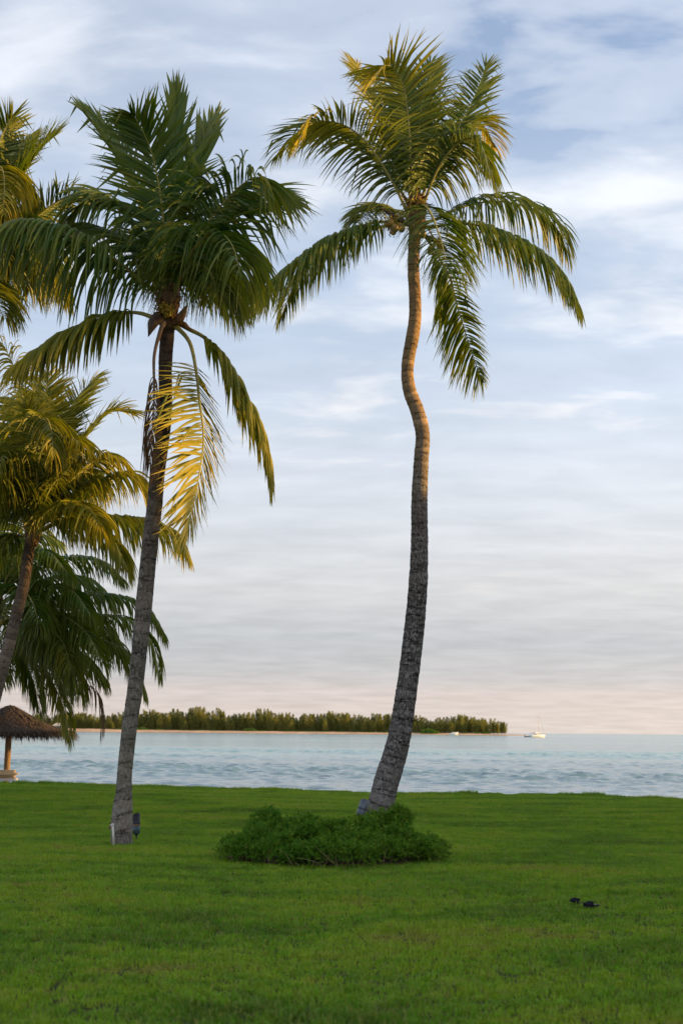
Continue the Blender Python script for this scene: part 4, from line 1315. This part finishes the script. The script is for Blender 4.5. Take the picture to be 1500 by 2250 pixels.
def lounger():
    Y = 44.8
    right = at(38, 1700, Y)
    zt = at(20, 1692, Y)[2]
    zb = at(20, 1709, Y)[2]
    x1, x0 = right[0], right[0] - 1.95
    base = np.array([(x0 + x1) / 2, Y, -0.40])
    root = empty('sun_lounger', base, 'beige cushioned sun lounger standing beneath the thatched umbrella', 'sun lounger')
    bm = bmesh.new()
    bmesh.ops.create_cube(bm, size=1.0)
    bmesh.ops.scale(bm, vec=(1.95, 0.66, zt - zb), verts=bm.verts)
    bmesh.ops.bevel(bm, geom=bm.edges[:], offset=0.09, segments=4, affect='EDGES')
    bmesh.ops.translate(bm, vec=Vector((0, 0, (zt + zb) / 2 - base[2])), verts=bm.verts)
    me = bpy.data.meshes.new('cushion')
    bm.to_mesh(me); bm.free()
    me.materials.append(M_CUSH)
    for p in me.polygons: p.use_smooth = True
    o = bpy.data.objects.new('cushion', me); col.objects.link(o); o.parent = root
    h = zb - base[2]
    mb = MB()
    mb.box((0, -0.31, h - 0.045), (1.88, 0.05, 0.07)); mb.box((0, 0.31, h - 0.045), (1.88, 0.05, 0.07))
    mb.box((0.92, 0, h - 0.045), (0.05, 0.57, 0.07)); mb.box((-0.92, 0, h - 0.045), (0.05, 0.57, 0.07))
    mb.build('frame', M_FRAME, root)
    for k in range(11):
        mb = MB()
        mb.box((-0.8 + k * 0.16, 0, h - 0.035), (0.09, 0.565, 0.02))
        mb.build('slat', M_FRAME, root)
    for sx in (-0.8, 0.8):
        for sy in (-0.28, 0.28):
            mb = MB()
            mb.box((sx, sy, (h - 0.08) / 2 - 0.02), (0.06, 0.05, h - 0.08 + 0.04))
            mb.build('leg', M_FRAME, root)


lounger()

# ------------------------------------------------------------------ far island
M_ISAND = simple_mat('island_sand', (0.52, 0.36, 0.24), 0.95, 0.05, 0.05, 0.25)
M_CAS = leaf_mat('casuarina_needle', (0.13, 0.16, 0.055), (0.36, 0.29, 0.08), 0.3, 0.8, 0.05)
M_BUSH = leaf_mat('island_bush_leaf', (0.08, 0.16, 0.03), (0.2, 0.22, 0.05), 0.25, 0.7, 0.1)
M_TBARK = simple_mat('casuarina_bark', (0.16, 0.115, 0.08), 0.9, 0.05, 2, 0.3)
IS_Y = 1400.0
KI = IS_Y / F


def wx(px):
    return (px - 750) * KI


def build_island():
    # low shore: a strip of sand ending in a spit on the right
    r = np.random.default_rng(41)
    xs = np.linspace(wx(-420), wx(1165), 90)
    V = []
    tip = wx(1165)
    for x in xs:
        t = max(0.0, min(1.0, (tip - x) / 90.0))
        t = t ** 0.6 + 0.001
        front = IS_Y - 12 * t + 6 * math.sin(x * 0.02) - max(0, (wx(500) - x) * 0.12)
        hgt = 2.0 + max(0, (wx(420) - x)) * 0.006
        for d, z in ((-2, WATER_Z - 0.6), (5, WATER_Z + 0.35), (14, WATER_Z + hgt * 0.75 * t + 0.2), (30, WATER_Z + hgt * t + 0.25), (90, WATER_Z + hgt * t * 1.2 + .3), (110, WATER_Z - 1)):
            V.append((x, front + d * max(0.08, t), z + r.normal(0, .08)))
    n = 6
    Fs = [(i * n + j, (i + 1) * n + j, (i + 1) * n + j + 1, i * n + j + 1) for i in range(len(xs) - 1) for j in range(n - 1)]
    tag(mesh_obj('island_shore', V, Fs, M_ISAND, smooth=True), kind='structure')

    def cas_crown(seed):
        q = np.random.default_rng(seed)
        V, Fs, A = [], [], []
        cnt = 0
        H = 1.0
        nleaf = 2600
        wid = q.uniform(0.16, 0.27)
        plumes = [(q.normal(0, wid * .45), q.normal(0, wid * .45), q.uniform(0.55, 1.0)) for _ in range(6)]
        plumes.append((0, 0, 1.0))
        for k in range(nleaf):
            px_, py_, ph_ = plumes[q.integers(len(plumes))]
            h = q.uniform(0.04, 1.0) ** 0.9
            lim = wid * np.interp(h, [0, .12, .45, .8, 1], [.6, .85, .7, .32, .03])
            a = q.uniform(0, 6.28)
            rr = lim * math.sqrt(q.uniform(0, 1))
            p = np.array([px_ * (0.3 + h) + math.cos(a) * rr * .8, py_ * (0.3 + h) + math.sin(a) * rr * .8, h * ph_])
            d = nrm(np.array([math.cos(a) * .6, math.sin(a) * .6, 1.0]) + q.normal(0, .45, 3))
            ln = q.uniform(.035, .085)
            s = nrm(np.cross(d, q.normal(0, 1, 3))) * q.uniform(.006, .014)
            V += [p - s, p + s, p + d * ln]
            Fs.append((cnt, cnt + 1, cnt + 2))
            cnt += 3
            aa = 0.15 + 0.3 * q.random()
            A += [aa, aa, aa + .15]
        me = mesh_obj('crown', V, Fs, M_CAS, None, False, {'yellowing': A})
        m = me.data
        bpy.data.objects.remove(me)
        return m

    def trunk_mesh(seed):
        q = np.random.default_rng(seed)
        mb = MB()
        mb.tube(catmull([(0, 0, -0.05), (q.normal(0, .01), 0, .3), (q.normal(0, .015), 0, .9)], 8)[0], np.linspace(.018, .004, 8), 6)
        for k in range(5):
            h = q.uniform(.12, .6)
            a = q.uniform(0, 6.28)
            mb.tube([(0, 0, h), (math.cos(a) * .1, math.sin(a) * .1, h + .16)], [.007, .003], 4)
        o = mb.build('trunk', M_TBARK)
        m = o.data
        bpy.data.objects.remove(o)
        return m

    def bush_mesh(seed):
        q = np.random.default_rng(seed)
        V, Fs, A = [], [], []
        for k in range(900):
            u = q.uniform(-.1, 1); a = q.uniform(0, 6.28)
            e = math.asin(max(-.1, min(1, u)))
            rr = q.uniform(.6, 1.0) * (1 + .2 * math.sin(3 * a + seed))
            p = np.array([math.cos(e) * math.cos(a), math.cos(e) * math.sin(a), .75 * math.sin(e)]) * rr
            s1 = nrm(q.normal(0, 1, 3)) * .09
            s2 = nrm(np.cross(s1, q.normal(0, 1, 3))) * .05
            V += [p - s1, p + s2, p + s1, p - s2]
            c = k * 4
            Fs.append((c, c + 1, c + 2, c + 3))
            A += [0.2 * q.random()] * 4
        o = mesh_obj('foliage', V, Fs, M_BUSH, None, False, {'yellowing': A})
        m = o.data
        bpy.data.objects.remove(o)
        return m

    crowns = [cas_crown(50 + i) for i in range(8)]
    trunks = [trunk_mesh(70 + i) for i in range(4)]
    bushes = [bush_mesh(90 + i) for i in range(3)]
    # height of the tree line in photo pixels
    hx = [-300, 150, 235, 262, 330, 345, 400, 450, 520, 600, 700, 800, 880, 905, 935, 960, 985, 1010, 1050, 1085, 1105, 1116]
    hh = [38, 36, 34, 42, 40, 48, 50, 49, 45, 44, 42, 42, 41, 40, 36, 33, 38, 36, 38, 36, 30, 18]

    def cas(px, dy, k, i, label, group):
        h = np.interp(px, hx, hh) * (IS_Y + dy) / F * k * (0.93 + 0.09 * math.sin(px * 0.045) + 0.06 * math.sin(px * 0.13 + 1))
        root = empty('casuarina_tree', (wx(px) * (IS_Y + dy) / IS_Y, IS_Y + dy, WATER_Z + 1.6), label, 'tree', group)
        s = h / 0.98
        wd = s * (1.0 + 0.35 * random.random())
        rz = random.uniform(0, 6.28)
        for nm, me in (('crown', crowns[i % 8]), ('trunk', trunks[i % 4])):
            o = bpy.data.objects.new(nm, me)
            col.objects.link(o)
            o.parent = root
            o.scale = (wd, wd, s)
            o.rotation_euler = (0, 0, rz)

    i = 0
    px = -30
    while px < 1104:
        cas(px, random.uniform(12, 26), random.choice((random.uniform(0.62, 0.85), random.uniform(0.85, 1.05))), random.randrange(8), 'tall casuarina tree in the front row of the far island wood', 'front row of the island wood')
        px += random.uniform(8.5, 15)
    px = -30
    while px < 1095:
        cas(px, random.uniform(34, 44), random.uniform(0.88, 1.06), random.randrange(8), 'casuarina tree in the back row of the far island wood', 'back row of the island wood')
        px += random.uniform(6.5, 10)
    cas(1108, 14, 1.0, 3, 'small casuarina tree at the right tip of the far island', None)
    # low shrubs along the shore
    for k in range(60):
        px = -30 + 1120 * (k + random.random()) / 60
        if 985 < px < 1012:
            continue
        s = random.uniform(1.6, 3.6)
        o = bpy.data.objects.new('shore_bush', bushes[k % 3])
        col.objects.link(o)
        o.location = (wx(px), IS_Y + random.uniform(8, 13), WATER_Z + 1.4)
        o.scale = (s * 1.3, s, s)
        tag(o, 'low green bush along the far island beach', 'bush', 'bushes on the island beach')
    for px, s, lab in ((555, 4.8, 'bright green round bush on the island shore, left of centre'), (944, 6.0, 'big green bush between casuarinas near the right end of the island'), (320, 4.6, 'pale green bush on the island shore beside the leaning palm trunk')):
        o = bpy.data.objects.new('shore_bush', bushes[1])
        col.objects.link(o)
        o.location = (wx(px), IS_Y + 7, WATER_Z + 1.4)
        o.scale = (s * 1.5, s, s)
        tag(o, lab, 'bush')
    # hut with pale roof on the left beach
    root = empty('beach_hut', (wx(152), IS_Y - 25, WATER_Z + 1.6), 'small beach hut with pale pitched roof on the island sand', 'hut')
    mb = MB()
    mb.box((0, 0, 2.0), (7, 6, 4.0)); mb.build('wall', simple_mat('hut_wall', (0.35, 0.27, 0.2), 0.8), root)
    mb = MB()
    mb.add([(-6, -5, 3.8), (6, -5, 3.8), (6, 5, 3.8), (-6, 5, 3.8), (-2.5, 0, 6.6), (2.5, 0, 6.6), (-6, -5, 3.5), (6, -5, 3.5), (6, 5, 3.5), (-6, 5, 3.5)],
           [(0, 1, 5, 4), (1, 2, 5), (2, 3, 4, 5), (3, 0, 4), (6, 9, 8, 7), (0, 6, 7, 1), (1, 7, 8, 2), (2, 8, 9, 3), (3, 9, 6, 0)])
    mb.build('roof', simple_mat('hut_roof', (0.55, 0.47, 0.38), 0.8), root)
    mb = MB(); mb.box((0.5, -3.03, 1.1), (1.2, 0.08, 2.2)); mb.build('door', simple_mat('hut_door', (0.08, 0.06, 0.05), 0.8), root)


build_island()

# ------------------------------------------------------------------ boats
M_HULL = simple_mat('white_hull_paint', (0.80, 0.77, 0.72), 0.35, 0.5, 0.6, 0.06)
M_DARK = simple_mat('dark_canvas', (0.06, 0.06, 0.06), 0.8, 0.1, 2, 0.4)
M_MAST = simple_mat('pale_mast', (0.75, 0.68, 0.60), 0.4, 0.4, 1, 0.08)
M_SAIL = simple_mat('furled_sail', (0.78, 0.74, 0.68), 0.8, 0.1, 2, 0.06)


def hull(name, L, B, H, parent, mat, sheer=0.25):
    n = 14
    V = []
    ts = np.linspace(-0.5, 0.5, n)
    for t in ts:
        w = B / 2 * np.interp(t, [-.5, -.3, 0.05, .3, .45, .5], [.72, .92, 1.0, .68, .22, .02])
        zt = H * (1 + sheer * max(0, t + 0.1) ** 1.5 * 2)
        for (f, z) in ((1.0, zt), (0.97, zt * 0.55), (0.75, 0.0), (0.0, -0.35)):
            V.append((t * L - 0.25 * (1 - z / zt) * (t > 0.3), w * f, z))
        for (f, z) in ((0.75, 0.0), (0.97, zt * 0.55), (1.0, zt)):
            V.append((t * L - 0.25 * (1 - z / zt) * (t > 0.3), -w * f, z))
    m = 7
    Fs = [(i * m + j, (i + 1) * m + j, (i + 1) * m + j + 1, i * m + j + 1) for i in range(n - 1) for j in range(m - 1)]
    Fs += [tuple(range(m))] + [(i * m + 6, (i + 1) * m + 6, (i + 1) * m, i * m) for i in range(n - 1)]
    return mesh_obj(name, V, Fs, mat, parent, True)


def sailboat():
    p = ground(1182, 1620, WATER_Z)
    Y = 900.0
    p = at(1180, 1619, Y)
    root = empty('sailing_yacht', (p[0], Y, WATER_Z), 'white sailing yacht with bare mast anchored off the island point', 'sailboat')
    root.rotation_euler = (0, 0, R(24))
    root.scale = (0.88, 0.88, 0.92)
    hull('hull', 12.5, 3.8, 1.35, root, M_HULL)
    mb = MB()
    mb.box((0.8, 0, 1.65), (4.6, 2.1, 0.5)); mb.box((0.0, 0, 1.95), (2.6, 1.8, 0.25))
    mb.build('cabin', M_HULL, root)
    mb = MB()
    for s in (-1, 1):
        mb.box((1.0, s * 1.06, 1.7), (2.6, 0.03, 0.18))
    mb.build('cabin_window', M_DARK, root)
    mb = MB()
    mb.tube([(1.2, 0, 1.6), (0.85, 0, 15.6)], [0.2, 0.13], 10); mb.build('mast', M_MAST, root, True)
    mb = MB()
    mb.tube([(1.1, 0, 2.9), (-3.6, 0, 3.0)], [0.10, 0.10], 8); mb.build('boom', M_MAST, root, True)
    mb = MB()
    mb.tube(catmull([(1.0, 0, 3.15), (-1.0, 0, 3.3), (-3.4, 0, 3.2)], 8)[0], [0.25, .28, .28, .26, .24, .22, .18, .12], 8); mb.build('furled_mainsail', M_SAIL, root, True)
    mb = MB()
    mb.tube([(6.1, 0, 1.8), (1.0, 0, 14.6)], [0.07, 0.05], 6); mb.build('furled_jib', simple_mat('grey_jib_cover', (0.4, 0.4, 0.42), 0.8), root, True)
    mb = MB()
    mb.tube([(0.9, 0, 15.2), (-6.0, 0, 1.6)], 0.03, 4)
    for s in (-1, 1):
        mb.tube([(0.95, 0, 14.5), (0.9, s * 0.9, 8.6), (0.8, s * 1.8, 1.4)], 0.03, 4)
    mb.build('rigging', M_MAST, root)
    mb = MB()
    mb.box((-4.0, 0, 3.1), (2.8, 2.6, 0.1))
    for sx in (-5.2, -2.8):
        for s in (-1, 1):
            mb.tube([(sx, s * 1.2, 1.2), (sx, s * 1.2, 3.1)], 0.05, 5)
    mb.build('bimini', M_DARK, root)
    p2 = at(1163, 1617, Y)
    d = empty('dinghy', (p2[0] - 1.2, Y + 3, WATER_Z), 'dark inflatable dinghy tied behind the yacht stern', 'dinghy')
    d.rotation_euler = (0, 0, R(-20))
    mb = MB()
    for s in (-1, 1):
        mb.tube(catmull([(-1.7, s * 0.75, .35), (0.6, s * .75, .35), (1.5, s * .35, .45), (1.75, 0, .5)], 9)[0], .28, 8)
    mb.build('tube', M_DARK, d, True)
    mb = MB(); mb.box((-0.2, 0, .22), (2.8, 1.2, .12)); mb.build('floor', M_DARK, d)
    mb = MB(); mb.box((-1.8, 0, .9), (.35, .4, .8)); mb.build('outboard_motor', M_DARK, d)


sailboat()
p = at(997, 1608, IS_Y - 13)
root = empty('beached_boat', (p[0], IS_Y - 13, WATER_Z + 0.15), 'small white motorboat pulled up on the island shore', 'boat')
root.rotation_euler = (R(14), R(-6), R(8))
hull('hull', 8.5, 2.8, 1.9, root, M_HULL)
mb = MB(); mb.box((-0.6, 0, 2.2), (1.8, 1.6, 0.8)); mb.build('console', M_HULL, root)


# ------------------------------------------------------------------ unseen tall trees added along the right, outside the frame, to shade the lawn
M_BROAD = leaf_mat('broadleaf', (0.035, 0.075, 0.016), (0.12, 0.14, 0.03), 0.2, 0.5, 0.3)


def shade_trees():
    r = np.random.default_rng(61)
    bm = bmesh.new()
    bmesh.ops.create_icosphere(bm, subdivisions=4, radius=1.0)
    for v in bm.verts:
        d = v.co.normalized()
        k = 1 + 0.10 * math.sin(5 * d.x + 2) * math.sin(4 * d.y) + 0.08 * math.sin(9 * d.z + 3 * d.x) + r.normal(0, .02)
        v.co = d * k * 0.92
    core_v = np.array([v.co[:] for v in bm.verts])
    core_f = [tuple(v.index for v in f.verts) for f in bm.faces]
    bm.free()
    V, Fs = [core_v], list(core_f)
    cnt = len(core_v)
    n = 5000
    d = nrm(r.normal(0, 1, (n, 3)))
    p = d * r.uniform(.84, 1.1, (n, 1))
    s1 = nrm(r.normal(0, 1, (n, 3))) * .045
    s2 = nrm(np.cross(s1, r.normal(0, 1, (n, 3)))) * .03
    V.append(np.stack([p - s1, p + s2, p + s1, p - s2], 1).reshape(-1, 3))
    i = cnt + np.arange(n) * 4
    Fs += np.stack([i, i + 1, i + 2, i + 3], 1).tolist()
    V = np.vstack(V)
    o = mesh_obj('crown', V, Fs, M_BROAD, None, False, {'yellowing': r.uniform(0, .3, len(V))})
    me = o.data
    bpy.data.objects.remove(o)
    mb = MB()
    mb.tube(catmull([(0, 0, -0.2), (.1, 0, 2), (0, .1, 5.5)], 10)[0], np.linspace(.32, .16, 10), 10)
    for k in range(6):
        a = k * 1.05
        mb.tube(catmull([(0, 0, 1.6 + .4 * k), (math.cos(a) * .8, math.sin(a) * .8, 2.6 + .4 * k), (math.cos(a) * 1.6, math.sin(a) * 1.6, 4 + .4 * k)], 6)[0], np.linspace(.12, .04, 6), 6)
    o = mb.build('trunk', M_TBARK)
    tm = o.data
    bpy.data.objects.remove(o)
    y = -12.0
    k = 0
    while y < 43:
        h = float(np.interp(y, [17, 19, 23, 25, 27.8, 30, 33, 36], [9.4, 9.4, 9.6, 11.2, 11.2, 10.0, 10.0, 11.6])) + 0.35 * math.sin(k * 2.1)
        root = empty('unseen_shade_tree', (26 + 0.8 * math.sin(k * 1.7), y, 0), 'unseen dense broadleaf tree in the row added to shade the lawn from the right', 'tree', 'added shade trees right of the lawn')
        c = bpy.data.objects.new('crown', me); col.objects.link(c); c.parent = root
        c.location = (0, 0, h * 0.50); c.scale = (2.9, 2.7, h * 0.5); c.rotation_euler = (0, 0, k * 1.3)
        t = bpy.data.objects.new('trunk', tm); col.objects.link(t); t.parent = root
        y += 2.6
        k += 1


shade_trees()


def copy_tree(o, parent=None):
    c = o.copy()
    col.objects.link(c)
    c.parent = parent
    for ch in list(o.children):
        copy_tree(ch, c)
    return c


# two unseen taller palms added among them; their crowns shade the leaning palm's crown
for _src, _loc, _rz, _s, _lab in ((rootR, (23.0, 18.4, 0), 1.4, 1.2, 'unseen very tall coconut palm added for shade right of the lawn, nearest the camera'),
                                  (rootR, (21.0, 21.6, 0), 2.9, 1.14, 'unseen very tall coconut palm added for shade right of the lawn, farther from the camera')):
    _c = copy_tree(_src)
    _c.location = _loc
    _c.rotation_euler = (0, 0, _rz)
    _c.scale = (_s, _s, _s)
    _c['label'] = _lab
